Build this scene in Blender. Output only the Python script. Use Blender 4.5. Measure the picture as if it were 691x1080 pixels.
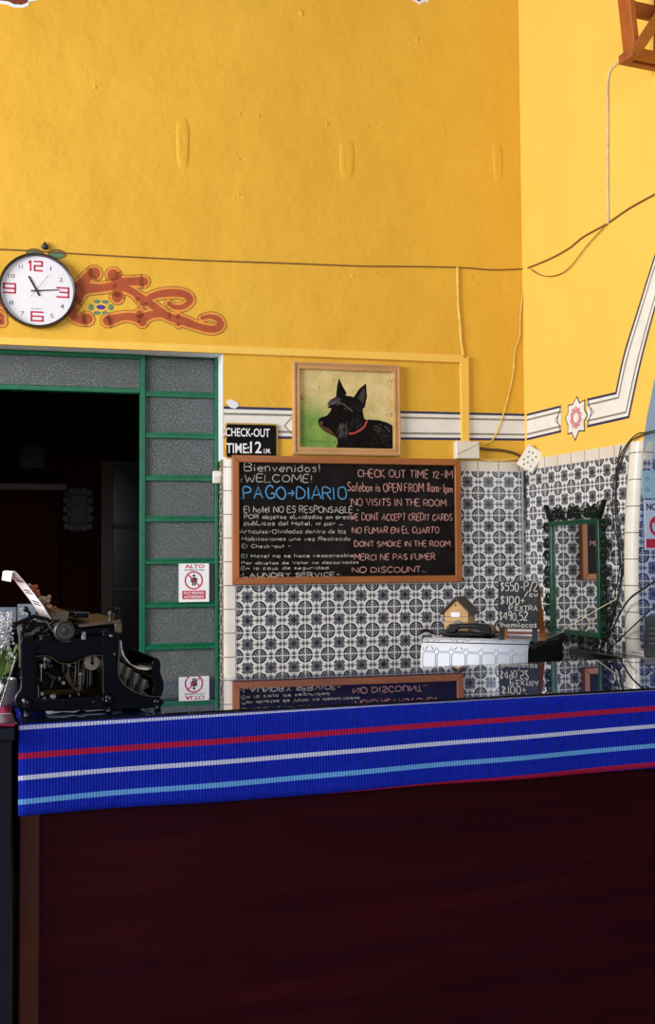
import bpy, bmesh, math, random
from mathutils import Vector, Matrix
random.seed(7)
for o in list(bpy.data.objects): bpy.data.objects.remove(o)
S = bpy.context.scene
COL = S.collection
pi = math.pi
def R(d): return math.radians(d)

# ------------------------------------------------------------------ camera, sky, light, exposure
FPX, CX, CY = 1127.0, 345.5, 540.0
CAM_H, PITCH, ROLL = 1.405, R(2.49), 0.0065
fwd = Vector((0, math.cos(PITCH), math.sin(PITCH)))
up0 = Vector((0, -math.sin(PITCH), math.cos(PITCH)))
rt0 = Vector((1, 0, 0))
cr = rt0*math.cos(ROLL) - up0*math.sin(ROLL)
cu = rt0*math.sin(ROLL) + up0*math.cos(ROLL)
EYE = Vector((0, 0, CAM_H))
cd = bpy.data.cameras.new('camera'); cam = bpy.data.objects.new('camera', cd); COL.objects.link(cam)
mw = Matrix.Identity(4)
for i in range(3):
    mw[i][0] = cr[i]; mw[i][1] = cu[i]; mw[i][2] = -fwd[i]; mw[i][3] = EYE[i]
cam.matrix_world = mw
cd.sensor_fit = 'VERTICAL'; cd.sensor_height = 36.0; cd.lens = 36.0*FPX/1080.0
cd.clip_start = 0.05; cd.clip_end = 100
S.camera = cam

W = bpy.data.worlds.new('sky'); S.world = W; W.use_nodes = True
bg = W.node_tree.nodes['Background']
bg.inputs[0].default_value = (0.80, 0.88, 1.0, 1); bg.inputs[1].default_value = 0.20
def area(name, loc, aim, sx, sy, power, colr):
    l = bpy.data.lights.new(name, 'AREA'); l.shape = 'RECTANGLE'; l.size = sx; l.size_y = sy
    l.energy = power; l.color = colr
    o = bpy.data.objects.new(name, l); COL.objects.link(o); o.location = loc
    o.rotation_euler = (Vector(aim)-Vector(loc)).to_track_quat('-Z', 'Y').to_euler()
    return o
area('courtyard_daylight', (-5.2, 0.4, 2.7), (0.9, 4.8, 2.1), 3.2, 2.6, 520, (1.0, 0.97, 0.93))
area('entrance_daylight', (1.2, -4.2, 3.0), (0.4, 4.8, 2.0), 3.5, 2.2, 185, (0.86, 0.93, 1.0))
S.view_settings.view_transform = 'Standard'; S.view_settings.look = 'None'
S.view_settings.gamma = 1.0; S.view_settings.use_curve_mapping = False
S.view_settings.exposure = 0.0

# ------------------------------------------------------------------ places: rays on to the real planes of the room
def ray(px, py):
    return fwd + cr*((px-CX)/FPX) - cu*((py-CY)/FPX)
class Plane:
    """upright plane; local x runs along it, local +y goes into it, z is up"""
    def __init__(s, x, y, ang):
        s.o = Vector((x, y, 0)); s.a = ang
        s.u = Vector((math.cos(ang), math.sin(ang), 0)); s.n = Vector((-math.sin(ang), math.cos(ang), 0))
    def px(s, px, py, off=0.0):
        d = ray(px, py); t = ((s.o + s.n*off - EYE).dot(s.n))/d.dot(s.n)
        p = EYE + d*t
        return ((p-s.o).dot(s.u), p.z)
    def loc(s, u, z, off=0.0):
        p = s.o + s.u*u + s.n*off; return Vector((p.x, p.y, z))
def level(px, py, z):
    d = ray(px, py); t = (z-CAM_H)/d.z; return EYE + d*t
def depth(px, py, y):
    d = ray(px, py); return EYE + d*(y/d.y)
BW = Plane(0, 4.85, R(14.3))
cu_, cz_ = BW.px(555, 560)
cpt = BW.loc(cu_, 0)
RW = Plane(cpt.x, cpt.y, R(-68.8))
CORNER_U = cu_
DESK_Z = 1.08
DN = level(345.5, 743.5, DESK_Z)
DK = Plane(DN.x, DN.y, R(18.3))          # front plane of the reception desk

# ------------------------------------------------------------------ materials
def newmat(name):
    m = bpy.data.materials.new(name); m.use_nodes = True
    nt = m.node_tree; return m, nt, nt.nodes['Principled BSDF']
class E:
    """little arithmetic on shader sockets"""
    nt = None
    def __init__(s, v): s.v = v
    @staticmethod
    def op(o, *a):
        n = E.nt.nodes.new('ShaderNodeMath'); n.operation = o
        for i, x in enumerate(a):
            x = x.v if isinstance(x, E) else x
            if isinstance(x, (int, float)): n.inputs[i].default_value = x
            else: E.nt.links.new(x, n.inputs[i])
        return E(n.outputs[0])
    def __add__(a, b): return E.op('ADD', a, b)
    __radd__ = __add__
    def __sub__(a, b): return E.op('SUBTRACT', a, b)
    def __rsub__(a, b): return E.op('SUBTRACT', b, a)
    def __mul__(a, b): return E.op('MULTIPLY', a, b)
    __rmul__ = __mul__
    def __truediv__(a, b): return E.op('DIVIDE', a, b)
    def __lt__(a, b): return E.op('LESS_THAN', a, b)
    def __gt__(a, b): return E.op('GREATER_THAN', a, b)
    def abs(a): return E.op('ABSOLUTE', a)
    def fract(a): return E.op('FRACT', a)
    def floor(a): return E.op('FLOOR', a)
    def max(a, b): return E.op('MAXIMUM', a, b)
    def min(a, b): return E.op('MINIMUM', a, b)
    def sin(a): return E.op('SINE', a)
def length(a, b): return E.op('SQRT', a*a + b*b)
def coords(nt, out='Object'):
    E.nt = nt
    tc = nt.nodes.new('ShaderNodeTexCoord'); sp = nt.nodes.new('ShaderNodeSeparateXYZ')
    nt.links.new(tc.outputs[out], sp.inputs[0])
    return tc.outputs[out], E(sp.outputs[0]), E(sp.outputs[1]), E(sp.outputs[2])
def mixc(nt, f, a, b):
    n = nt.nodes.new('ShaderNodeMix'); n.data_type = 'RGBA'
    if isinstance(f, E): nt.links.new(f.v, n.inputs[0])
    elif isinstance(f, (int, float)): n.inputs[0].default_value = f
    else: nt.links.new(f, n.inputs[0])
    for k, c in ((6, a), (7, b)):
        if isinstance(c, tuple): n.inputs[k].default_value = (*c, 1)
        else: nt.links.new(c, n.inputs[k])
    return n.outputs[2]
def noise(nt, vec, scale, detail=4, rough=.6, stretch=None):
    n = nt.nodes.new('ShaderNodeTexNoise'); n.inputs['Scale'].default_value = scale
    n.inputs['Detail'].default_value = detail; n.inputs['Roughness'].default_value = rough
    if stretch:
        mp = nt.nodes.new('ShaderNodeMapping'); mp.inputs['Scale'].default_value = stretch
        nt.links.new(vec, mp.inputs[0]); vec = mp.outputs[0]
    nt.links.new(vec, n.inputs['Vector']); return n.outputs['Fac']
def ramp(nt, fac, p0, p1):
    n = nt.nodes.new('ShaderNodeMapRange'); n.inputs[1].default_value = p0; n.inputs[2].default_value = p1
    nt.links.new(fac.v if isinstance(fac, E) else fac, n.inputs[0]); return n.outputs[0]
def bump(nt, b, h, strength, dist=.01):
    n = nt.nodes.new('ShaderNodeBump'); n.inputs['Strength'].default_value = strength
    n.inputs['Distance'].default_value = dist
    nt.links.new(h.v if isinstance(h, E) else h, n.inputs['Height'])
    nt.links.new(n.outputs[0], b.inputs['Normal'])
def setc(nt, b, c):
    if isinstance(c, tuple): b.inputs['Base Color'].default_value = (*c, 1)
    else: nt.links.new(c, b.inputs['Base Color'])
def srgb(r, g, b):
    f = lambda c: (c/255/12.92) if c/255 <= .04045 else ((c/255+.055)/1.055)**2.4
    return (f(r), f(g), f(b))
def plain(name, c, rough=.5, metal=0., var=.12, scale=40., bmp=0., spec=.5, coat=0.):
    m, nt, b = newmat(name)
    v, *_ = coords(nt)
    c2 = tuple(max(0, x*(1-var*2)) for x in c); c3 = tuple(min(1, x*(1+var)) for x in c)
    nz = noise(nt, v, scale)
    setc(nt, b, mixc(nt, ramp(nt, nz, .3, .7), c2, c3))
    b.inputs['Roughness'].default_value = rough; b.inputs['Metallic'].default_value = metal
    b.inputs['Specular IOR Level'].default_value = spec; b.inputs['Coat Weight'].default_value = coat
    if bmp: bump(nt, b, nz, bmp, .004)
    return m
def wood(name, c1, c2, rough=.45, axis=0, scale=9., spec=.5):
    m, nt, b = newmat(name); v, *_ = coords(nt)
    st = [26., 26., 26.]; st[axis] = 1.6
    n1 = noise(nt, v, scale/9., 6, .65, tuple(st)); n2 = noise(nt, v, 3., 3)
    c = mixc(nt, ramp(nt, n1, .32, .68), c1, c2)
    c = mixc(nt, ramp(nt, n2, .35, .8), c, tuple(x*.55 for x in c1))
    setc(nt, b, c); b.inputs['Roughness'].default_value = rough
    b.inputs['Specular IOR Level'].default_value = spec
    bump(nt, b, n1, .15, .002); return m

def wallpaint(name, c, c2, bm=.55):
    m, nt, b = newmat(name); v, x, y, z = coords(nt)
    big = noise(nt, v, 1.1, 5, .6); fine = noise(nt, v, 30, 5, .7); mid = noise(nt, v, 5.5, 4, .55)
    col = mixc(nt, ramp(nt, big, .3, .72), c, c2)
    fl = noise(nt, v, 9, 9, .72)
    col = mixc(nt, ramp(nt, fl, .70, .78), col, tuple(k*.62 for k in c))
    setc(nt, b, col); b.inputs['Roughness'].default_value = .62; b.inputs['Specular IOR Level'].default_value = .25
    E.nt = nt
    h = E(mid)*1.0 + E(fine)*.10 + E(noise(nt, v, 1.7, 2))*1.6
    bump(nt, b, h, bm, .02); return m
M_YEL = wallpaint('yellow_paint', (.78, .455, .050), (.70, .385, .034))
M_YEL2 = wallpaint('yellow_paint_smooth_lit', (.90, .575, .112), (.85, .525, .088), .2)  # same yellow paint, lightened to put the right wall's stronger light into its colour
M_REVEAL = plain('reveal_daylight_blue', (.60, .70, .86), .7, var=.06, scale=6)  # bluish daylight on the arch reveal is put into this colour
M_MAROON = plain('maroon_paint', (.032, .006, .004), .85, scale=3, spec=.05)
M_FLOOR = plain('floor_cement', (.42, .34, .28), .5, scale=8)

T = .105
def tile_mat(name, pu, pz, tint=(.74, .73, .72), ink=(.015, .016, .028), glaze=.12):
    m, nt, b = newmat(name); v, x, y, z = coords(nt)
    px = ((x-pu)/T).fract(); pz_ = ((z-pz)/T).fract()
    qx = (px-.5).abs(); qz = (pz_-.5).abs()
    wob = E(noise(nt, v, 150, 2))*.05 - .025
    mx = qx.max(qz); mn = qx.min(qz)
    # corner rosettes: dark quarter disc with paler rings and dots
    cr_ = length(.5-qx, .5-qz) + wob*.5
    disc = (cr_ < .325)*(1-(cr_ > .215)*(cr_ < .238)*.6)*(1-(cr_ > .11)*(cr_ < .132)*.6)
    dots = (((.5-qx)*44.0).sin()*((.5-qz)*44.0).sin() > .72)*(cr_ < .195)
    disc = disc*(1-dots*.6)
    # serrated central medallion with a few pale ribs
    ser = (mn*52.0).sin()*.034
    med = ((mx+wob*1.4) < (.232+ser))
    ribs = ((qx-qz).abs() < .016)*(mx > .06)*(mx < .20)
    gap = (mn < .012)*(mx > .11)
    pet = ((length(qx-.125, qz-.125)) < .024) + ((qx-.06).abs() < .010)*(qz > .12) + ((qz-.06).abs() < .010)*(qx > .12)
    med = med*(1-(ribs.max(gap).max(pet.min(1.0)))*.42)
    # leaf sprigs at the middle of every edge
    spr = ((mn*1.1 + (mx-.405).abs()) < (.108 + wob))*(1-((mx-.385).abs() < .010)*.6)
    tip = ((mn*.8 + (mx-.455).abs()) < .06)
    spr2 = ((mn-.115).abs() + (mx-.42).abs() < .034)
    ink_f = disc.max(med).max(spr*.9).max(tip).max(spr2*.8).min(1.0)
    grout = (mx > .478)
    n = noise(nt, v, 60, 3)
    cell = noise(nt, v, 7, 2)
    white = mixc(nt, ramp(nt, cell, .35, .7), tint, tuple(k*.86 for k in tint))
    inkc = mixc(nt, ramp(nt, n, .3, .75), ink, tuple(min(1, k*2.6+.01) for k in ink))
    col = mixc(nt, ink_f, white, inkc)
    col = mixc(nt, grout, col, (.60, .60, .61))
    setc(nt, b, col)
    rr = grout*.5 + glaze
    nt.links.new(rr.v, b.inputs['Roughness'])
    bump(nt, b, (mx < .475)*1.0 + E(noise(nt, v, 14, 2))*.5, .25, .0015)
    return m
def cream_mat(name, pu, pz, tu, tz, c=(.74, .67, .57)):
    m, nt, b = newmat(name); v, x, y, z = coords(nt)
    f = None
    if tu:
        q = (((x-pu)/tu).fract()-.5).abs(); f = q > (.5-.0022/tu)
    if tz:
        q = (((z-pz)/tz).fract()-.5).abs(); g = q > (.5-.0022/tz); f = g if f is None else f.max(g)
    cell = noise(nt, v, 8, 2)
    col = mixc(nt, ramp(nt, cell, .35, .7), c, tuple(k*.9 for k in c))
    col = mixc(nt, f, col, (.20, .18, .16)); setc(nt, b, col)
    b.inputs['Roughness'].default_value = .16
    return m

M_GREEN = plain('green_enamel', (.003, .125, .056), .35, scale=25, var=.15, spec=.25)
M_DGREEN = plain('dark_green_enamel', (.003, .050, .022), .3, scale=30, var=.2)
M_IRON = plain('blackened_green_iron', (.004, .011, .007), .3, scale=60, var=.3, spec=.3)
M_WHITE = plain('white_paint', (.78, .81, .86), .6, var=.04, scale=12)
M_WPAPER = plain('white_paper', (.85, .86, .90), .7, var=.02)
M_BAND = plain('white_band_paint', (.80, .77, .72), .7, var=.05, scale=14)
M_NAVY = plain('navy_paint', (.022, .022, .085), .6)
M_GREY = plain('grey_paint', (.24, .23, .19), .6)
M_BLACK = plain('black_plastic', (.008, .008, .009), .28)
M_MATTE = plain('matte_black', (.005, .004, .004), .7, scale=14, var=.3, spec=.12)
M_CREAMPL = plain('cream_plastic', (.76, .70, .60), .4, var=.04)
M_RED = plain('red_print', (.55, .02, .06), .6, var=.05)
M_INK = plain('black_print', (.012, .012, .014), .6)
M_GINK = plain('grey_print', (.10, .10, .11), .6)
M_RPAINT = plain('rust_red_paint', (.42, .075, .018), .65, scale=20)
M_OPAINT = plain('orange_paint', (.78, .30, .035), .65, scale=20)
M_OLIVE = plain('olive_outline_paint', (.20, .11, .015), .65, scale=20)
M_PINKP = plain('pink_paint', (.80, .33, .36), .65)
M_PINKD = plain('dark_pink_outline', (.42, .12, .17), .65)
M_FGREEN = plain('leaf_green_paint', (.10, .24, .13), .65)
M_FPURP = plain('violet_paint', (.06, .03, .22), .6)
M_OAK = wood('orange_wood', (.44, .145, .030), (.30, .085, .016), .4, 0)
M_OAKV = wood('orange_wood_upright', (.44, .145, .030), (.30, .085, .016), .4, 2)
M_PALEW = wood('gilt_pine', (.74, .42, .17), (.58, .30, .10), .45, 0)
M_GOLD = plain('gold_edge', (.50, .30, .06), .4, metal=.3)
M_TIMBER = wood('reddish_timber', (.50, .13, .018), (.28, .060, .008), .5, 2)
M_MAHOG = wood('mahogany', (.036, .0024, .0050), (.013, .0008, .0046), .5, 0, spec=.05)
M_MAHOG2 = wood('mahogany_edge', (.060, .012, .008), (.034, .007, .005), .4, 2, spec=.15)
M_DARKW = plain('dark_lacquer', (.010, .008, .009), .22, scale=20)
M_NAVYCAB = plain('navy_black_lacquer', (.005, .007, .015), .4, scale=10, spec=.15)
M_HOUSE = wood('birch', (.62, .36, .14), (.50, .26, .09), .55, 0)
M_ROOF = plain('brown_roof', (.035, .022, .018), .6, scale=50)
M_CHROME = plain('nickel', (.55, .55, .56), .22, metal=1., var=.05)
M_STEEL = plain('dull_steel', (.22, .21, .20), .35, metal=.9, scale=80)
M_BRASSY = plain('worn_bronze', (.10, .075, .055), .4, metal=.6, scale=60)
M_TYPE = plain('black_japan', (.0018, .0024, .0060), .16, scale=60, spec=.2)
M_KEY = plain('grey_key', (.085, .080, .070), .4)
M_RUBBER = plain('platen_rubber', (.018, .018, .020), .45)
M_PINK = plain('magenta_cloth', (.60, .01, .13), .8, scale=60)
M_LEAF = plain('leaf', (.10, .22, .045), .6, scale=60, var=.3)
M_FLOWER = plain('white_flower', (.80, .80, .88), .7, scale=60)
M_POT = plain('zinc', (.42, .45, .47), .45, metal=.3)
M_SLATE = plain('slate_board', (.030, .033, .040), .65, scale=18, var=.25, spec=.15)
M_SLATEB = plain('slate_blue_card', (.13, .17, .23), .6, scale=20)
M_CABLE = plain('brown_cable', (.20, .10, .030), .6)
M_YCABLE = plain('yellow_painted_cable', (.80, .55, .12), .6)
M_WCABLE = plain('white_cable', (.72, .62, .40), .5)
M_BCABLE = plain('black_cable', (.008, .008, .009), .4)
M_BRICK = plain('bare_brick', (.20, .035, .020), .9, scale=18)
M_LBLUE = plain('light_blue_card', (.40, .62, .78), .55, var=.06)
M_SWIRL = plain('slate_ink', (.10, .16, .22), .6)
M_BISC = plain('biscuit', (.30, .15, .09), .7)
def chalk(name, c):
    m, nt, b = newmat(name); v, *_ = coords(nt)
    n = noise(nt, v, 420, 3, .7)
    setc(nt, b, mixc(nt, ramp(nt, n, .34, .62), tuple(k*.42 for k in c), c)); b.inputs['Roughness'].default_value = .9
    return m
M_CHW = chalk('white_chalk', (.62, .60, .55)); M_CHP = chalk('pink_chalk', (.66, .33, .30)); M_CHB = chalk('blue_chalk', (.10, .36, .72))
def board_mat():
    m, nt, b = newmat('chalkboard'); v, *_ = coords(nt)
    n = noise(nt, v, 5, 6, .7)
    setc(nt, b, mixc(nt, ramp(nt, n, .42, .85), (.0060, .0042, .0042), (.024, .021, .022))); b.inputs['Roughness'].default_value = .62
    b.inputs['Specular IOR Level'].default_value = .08
    return m
M_BOARD = board_mat()
def glass_mat():
    m, nt, b = newmat('hammered_glass'); v, *_ = coords(nt)
    n = noise(nt, v, 130, 3, .75); n2 = noise(nt, v, 14, 3)
    c = mixc(nt, ramp(nt, n, .42, .66), (.030, .036, .040), (.34, .38, .40))  # pale speckles paint in the sparkle of light on the rough glass
    c = mixc(nt, ramp(nt, n2, .3, .75), c, (.10, .115, .12)); setc(nt, b, c)
    b.inputs['Roughness'].default_value = .28; b.inputs['Transmission Weight'].default_value = .25
    b.inputs['Specular IOR Level'].default_value = .5
    bump(nt, b, n, .9, .006); return m
M_PANE = glass_mat()
def clear_glass(name, c=(.93, .97, .97), rough=0.):
    m, nt, b = newmat(name); setc(nt, b, c); b.inputs['Roughness'].default_value = rough
    b.inputs['Transmission Weight'].default_value = 1.; b.inputs['IOR'].default_value = 1.5; return m
M_GLASS = clear_glass('clear_glass'); M_ACRYL = clear_glass('acrylic', (.95, .95, .97), .03)
m, nt, b = newmat('mirror_silver'); setc(nt, b, (.86, .87, .87)); b.inputs['Metallic'].default_value = 1; b.inputs['Roughness'].default_value = .015; M_MIRROR = m
def runner_mat():
    m, nt, b = newmat('woven_runner'); v, x, y, z = coords(nt, 'UV')
    # u runs along the cloth, v is the distance across it; the stripes run a touch askew to the edge
    s = y - x*.0145
    wv = (s*2600.).sin()
    c = mixc(nt, ramp(nt, noise(nt, v, 60, 3), .3, .7), (.004, .014, .33), (.006, .022, .43))
    def stripe(c, mid, half, colr, rag=.0008):
        k = ((s-mid+wv*0.0).abs() < half)
        return mixc(nt, k, c, colr)
    c = stripe(c, -.0235, .0052, (.50, .54, .80)); c = stripe(c, .0350, .0062, (.40, .010, .035))
    c = stripe(c, .0795, .0048, (.55, .58, .80)); c = stripe(c, .1280, .0055, (.13, .36, .74))
    c = stripe(c, .1745, .0062, (.40, .010, .035))
    E.nt = nt
    rib = (x*1000.).sin()*.5+.5
    c = mixc(nt, rib*.35, c, (.003, .006, .14))
    setc(nt, b, c); b.inputs['Roughness'].default_value = .75; b.inputs['Specular IOR Level'].default_value = .08
    bump(nt, b, rib, .6, .002); return m
M_RUNNER = runner_mat()
def canvas_mat():
    m, nt, b = newmat('painted_meadow'); v, x, y, z = coords(nt)
    n = noise(nt, v, 14, 6, .7); n2 = noise(nt, v, 55, 4, .7); n3 = noise(nt, v, 6, 3)
    c = mixc(nt, ramp(nt, n, .35, .68), (.76, .58, .30), (.50, .42, .14))
    c = mixc(nt, ramp(nt, n2, .56, .70), c, (.78, .64, .40))
    E.nt = nt
    grass = E(ramp(nt, z + x*.25 + (E(n3)-.5)*.10, .02, -.08))
    g = mixc(nt, ramp(nt, n, .3, .7), (.12, .25, .045), (.27, .40, .10))
    c = mixc(nt, grass, c, g); c = mixc(nt, ramp(nt, noise(nt, v, 26, 6, .8), .60, .66), c, (.16, .14, .045)); setc(nt, b, c); b.inputs['Roughness'].default_value = .6; b.inputs['Specular IOR Level'].default_value = .08
    bump(nt, b, n2, .2, .001); return m
M_CANVAS = canvas_mat()

# ------------------------------------------------------------------ mesh building
class M:
    def __init__(s): s.v = []; s.f = []; s.m = []; s.uv = None
    def add(s, vs, fs, m=0):
        k = len(s.v); s.v += [tuple(p) for p in vs]
        for f in fs: s.f.append(tuple(i+k for i in f)); s.m.append(m)
    def box(s, x0, x1, y0, y1, z0, z1, m=0):
        x0, x1 = sorted((x0, x1)); y0, y1 = sorted((y0, y1)); z0, z1 = sorted((z0, z1))
        s.add([(x0,y0,z0),(x1,y0,z0),(x1,y1,z0),(x0,y1,z0),(x0,y0,z1),(x1,y0,z1),(x1,y1,z1),(x0,y1,z1)],
              [(0,3,2,1),(4,5,6,7),(0,1,5,4),(1,2,6,5),(2,3,7,6),(3,0,4,7)], m); return s
    def prism(s, pts, y0, y1, m=0):
        """outline in x,z pushed from y0 (front) to y1"""
        a = sum(p[0]*q[1]-q[0]*p[1] for p, q in zip(pts, pts[1:]+pts[:1]))
        if a < 0: pts = pts[::-1]
        n = len(pts)
        s.add([(x,y0,z) for x,z in pts]+[(x,y1,z) for x,z in pts],
              [tuple(range(n)), tuple(range(2*n-1, n-1, -1))]+[(i, i+n, (i+1)%n+n, (i+1)%n) for i in range(n)], m); return s
    def slab(s, pts, z0, z1, m=0):
        a = sum(p[0]*q[1]-q[0]*p[1] for p, q in zip(pts, pts[1:]+pts[:1]))
        if a < 0: pts = pts[::-1]
        n = len(pts)
        s.add([(x,y,z0) for x,y in pts]+[(x,y,z1) for x,y in pts],
              [tuple(range(n-1,-1,-1)), tuple(range(n, 2*n))]+[(i, (i+1)%n, (i+1)%n+n, i+n) for i in range(n)], m); return s
    def beam(s, a, b, w, h, m=0, upv=(0,0,1)):
        a = Vector(a); b = Vector(b); d = (b-a).normalized(); upv = Vector(upv)
        if abs(d.dot(upv)) > .98: upv = Vector((0,1,0))
        r = d.cross(upv).normalized(); u = r.cross(d)
        q = [r*w/2+u*h/2, -r*w/2+u*h/2, -r*w/2-u*h/2, r*w/2-u*h/2]
        s.add([a+p for p in q]+[b+p for p in q], [(0,1,2,3),(7,6,5,4),(0,4,5,1),(1,5,6,2),(2,6,7,3),(3,7,4,0)], m); return s
    def tube(s, pts, r, n=8, m=0):
        pts = [Vector(p) for p in pts]; k = len(s.v); N = len(pts); ref = None
        for i, p in enumerate(pts):
            d = (pts[min(i+1, N-1)]-pts[max(i-1, 0)]).normalized()
            if ref is None:
                ref = d.orthogonal().normalized()
            ref = (ref - d*ref.dot(d)).normalized(); q = d.cross(ref)
            rr = r[i] if isinstance(r, (list, tuple)) else r
            for j in range(n):
                a = 2*pi*j/n; s.v.append(tuple(p + (ref*math.cos(a)+q*math.sin(a))*rr))
        for i in range(N-1):
            for j in range(n):
                s.f.append((k+i*n+j, k+i*n+(j+1)%n, k+(i+1)*n+(j+1)%n, k+(i+1)*n+j)); s.m.append(m)
        s.f.append(tuple(k+j for j in range(n-1, -1, -1))); s.m.append(m)
        s.f.append(tuple(k+(N-1)*n+j for j in range(n))); s.m.append(m); return s
    def lathe(s, prof, c=(0,0,0), axis='z', n=32, m=0):
        """prof: (radius, height) pairs, from start to end along the axis"""
        k = len(s.v); c = Vector(c)
        for r, h in prof:
            for j in range(n):
                a = 2*pi*j/n; x, y = r*math.cos(a), r*math.sin(a)
                p = (x, y, h) if axis == 'z' else ((x, h, y) if axis == 'y' else (h, x, y))
                s.v.append(tuple(c+Vector(p)))
        for i in range(len(prof)-1):
            for j in range(n):
                f = (k+i*n+j, k+i*n+(j+1)%n, k+(i+1)*n+(j+1)%n, k+(i+1)*n+j)
                s.f.append(f[::-1] if axis == 'y' else f); s.m.append(m)
        s.f.append(tuple(k+j for j in range(n))[::-1]); s.m.append(m)
        s.f.append(tuple(k+(len(prof)-1)*n+j for j in range(n))); s.m.append(m); return s
    def ball(s, c, rx, ry=None, rz=None, n=12, m=0):
        ry = ry or rx; rz = rz or rx; k = len(s.v); h = n//2
        for i in range(1, h):
            t = pi*i/h
            for j in range(n):
                a = 2*pi*j/n; s.v.append((c[0]+rx*math.sin(t)*math.cos(a), c[1]+ry*math.sin(t)*math.sin(a), c[2]+rz*math.cos(t)))
        top = len(s.v); s.v.append((c[0], c[1], c[2]+rz)); s.v.append((c[0], c[1], c[2]-rz))
        for i in range(h-2):
            for j in range(n):
                s.f.append((k+i*n+j, k+(i+1)*n+j, k+(i+1)*n+(j+1)%n, k+i*n+(j+1)%n)); s.m.append(m)
        for j in range(n):
            s.f.append((top, k+j, k+(j+1)%n)); s.m.append(m)
            s.f.append((top+1, k+(h-2)*n+(j+1)%n, k+(h-2)*n+j)); s.m.append(m)
        return s
    def flat(s, pts, y, m=0):
        """filled outline in x,z facing -y"""
        a = sum(p[0]*q[1]-q[0]*p[1] for p, q in zip(pts, pts[1:]+pts[:1]))
        if a < 0: pts = pts[::-1]
        s.add([(x, y, z) for x, z in pts], [tuple(range(len(pts)))], m); return s
    def stroke(s, pts, w, y, m=0, caps=True):
        """brush stroke in x,z facing -y; w may vary along it"""
        N = len(pts)
        ws = list(w) if isinstance(w, (list, tuple)) else [w]*N
        L, Rr = [], []
        for i in range(N):
            a = pts[max(i-1, 0)]; b = pts[min(i+1, N-1)]
            dx, dz = b[0]-a[0], b[1]-a[1]; l = math.hypot(dx, dz) or 1
            nx, nz = -dz/l, dx/l
            L.append((pts[i][0]+nx*ws[i]/2, y, pts[i][1]+nz*ws[i]/2)); Rr.append((pts[i][0]-nx*ws[i]/2, y, pts[i][1]-nz*ws[i]/2))
        s.add(L+Rr, [(N+i, N+i+1, i+1, i) for i in range(N-1)], m)
        if caps:
            for i in (0, N-1):
                s.flat([(pts[i][0]+ws[i]/2*math.cos(t*pi/5), pts[i][1]+ws[i]/2*math.sin(t*pi/5)) for t in range(10)], y, m)
        return s
def obj(name, mb, mats, parent=None, bevel=0, smooth=35, label=None, loc=None, rotz=None, seg=2):
    me = bpy.data.meshes.new(name); me.from_pydata(mb.v, [], mb.f)
    if not isinstance(mats, (list, tuple)): mats = [mats]
    for x in mats: me.materials.append(x)
    for p, i in zip(me.polygons, mb.m): p.material_index = i; p.use_smooth = True
    if mb.uv:
        ul = me.uv_layers.new(name='UVMap')
        for lp in me.loops: ul.data[lp.index].uv = mb.uv[lp.vertex_index]
    me.update(); me.set_sharp_from_angle(angle=R(smooth))
    o = bpy.data.objects.new(name, me); COL.objects.link(o)
    if parent: o.parent = parent
    if loc is not None: o.location = loc
    if rotz is not None: o.rotation_euler = (0, 0, rotz)
    if bevel:
        bv = o.modifiers.new('bevel', 'BEVEL'); bv.width = bevel; bv.segments = seg; bv.limit_method = 'ANGLE'; bv.angle_limit = R(40)
    if label: o['label'] = label
    return o
def tag(o, label, cat, group=None):
    o['label'] = label; o['category'] = cat
    if group: o['group'] = group
    return o
def struct(o, kind='structure'): o['kind'] = kind; return o
def thing(name, label, cat, loc=(0,0,0), rotz=0, group=None):
    o = bpy.data.objects.new(name, None); COL.objects.link(o); o.empty_display_size = .05
    o.location = loc; o.rotation_euler = (0, 0, rotz); return tag(o, label, cat, group)
def on(plane, name, label, cat, u, z, off=0., group=None):
    return thing(name, label, cat, plane.loc(u, z, off), plane.a, group)

# catmull-rom through points
def spline(pts, n=8):
    if len(pts) < 3: return list(pts)
    out = []; P = [Vector(p) for p in pts]
    P = [P[0]*2-P[1]] + P + [P[-1]*2-P[-2]]
    for i in range(1, len(P)-2):
        for k in range(n):
            t = k/n; a, b, c, d = P[i-1], P[i], P[i+1], P[i+2]
            out.append(tuple(.5*((2*b)+(c-a)*t+(2*a-5*b+4*c-d)*t*t+(3*b-a-3*c+d)*t**3)))
    out.append(tuple(P[-2])); return out

# ------------------------------------------------------------------ lettering
G = {}
def g(chars, w, s): G[chars] = (w, [[tuple(float(k) for k in p.split(',')) for p in st.split()] for st in s.split('|')])
g('A',.7,'0,0 .35,1 .7,0|.12,.35 .58,.35'); g('B',.6,'0,0 0,1 .4,1 .55,.85 .5,.6 0,.52|.4,.52 .6,.3 .5,.05 0,0'); g('C',.6,'.6,.85 .4,1 .15,.9 0,.5 .15,.1 .4,0 .6,.15')
g('D',.65,'0,0 0,1 .35,.97 .6,.75 .65,.45 .5,.12 0,0'); g('E',.5,'.5,1 0,1 0,0 .5,0|0,.52 .4,.52'); g('F',.5,'.5,1 0,1 0,0|0,.52 .4,.52')
g('G',.65,'.6,.85 .4,1 .15,.9 0,.5 .15,.1 .4,0 .63,.12 .63,.42 .38,.42'); g('H',.6,'0,0 0,1|.6,0 .6,1|0,.5 .6,.5'); g('I',.12,'.06,0 .06,1'); g('J',.45,'.4,1 .4,.2 .25,0 .05,.05 0,.2')
g('K',.6,'0,0 0,1|.55,1 0,.45 .6,0'); g('L',.5,'0,1 0,0 .5,0'); g('M',.8,'0,0 .05,1 .4,.35 .75,1 .8,0'); g('N',.65,'0,0 0,1 .65,0 .65,1')
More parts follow.
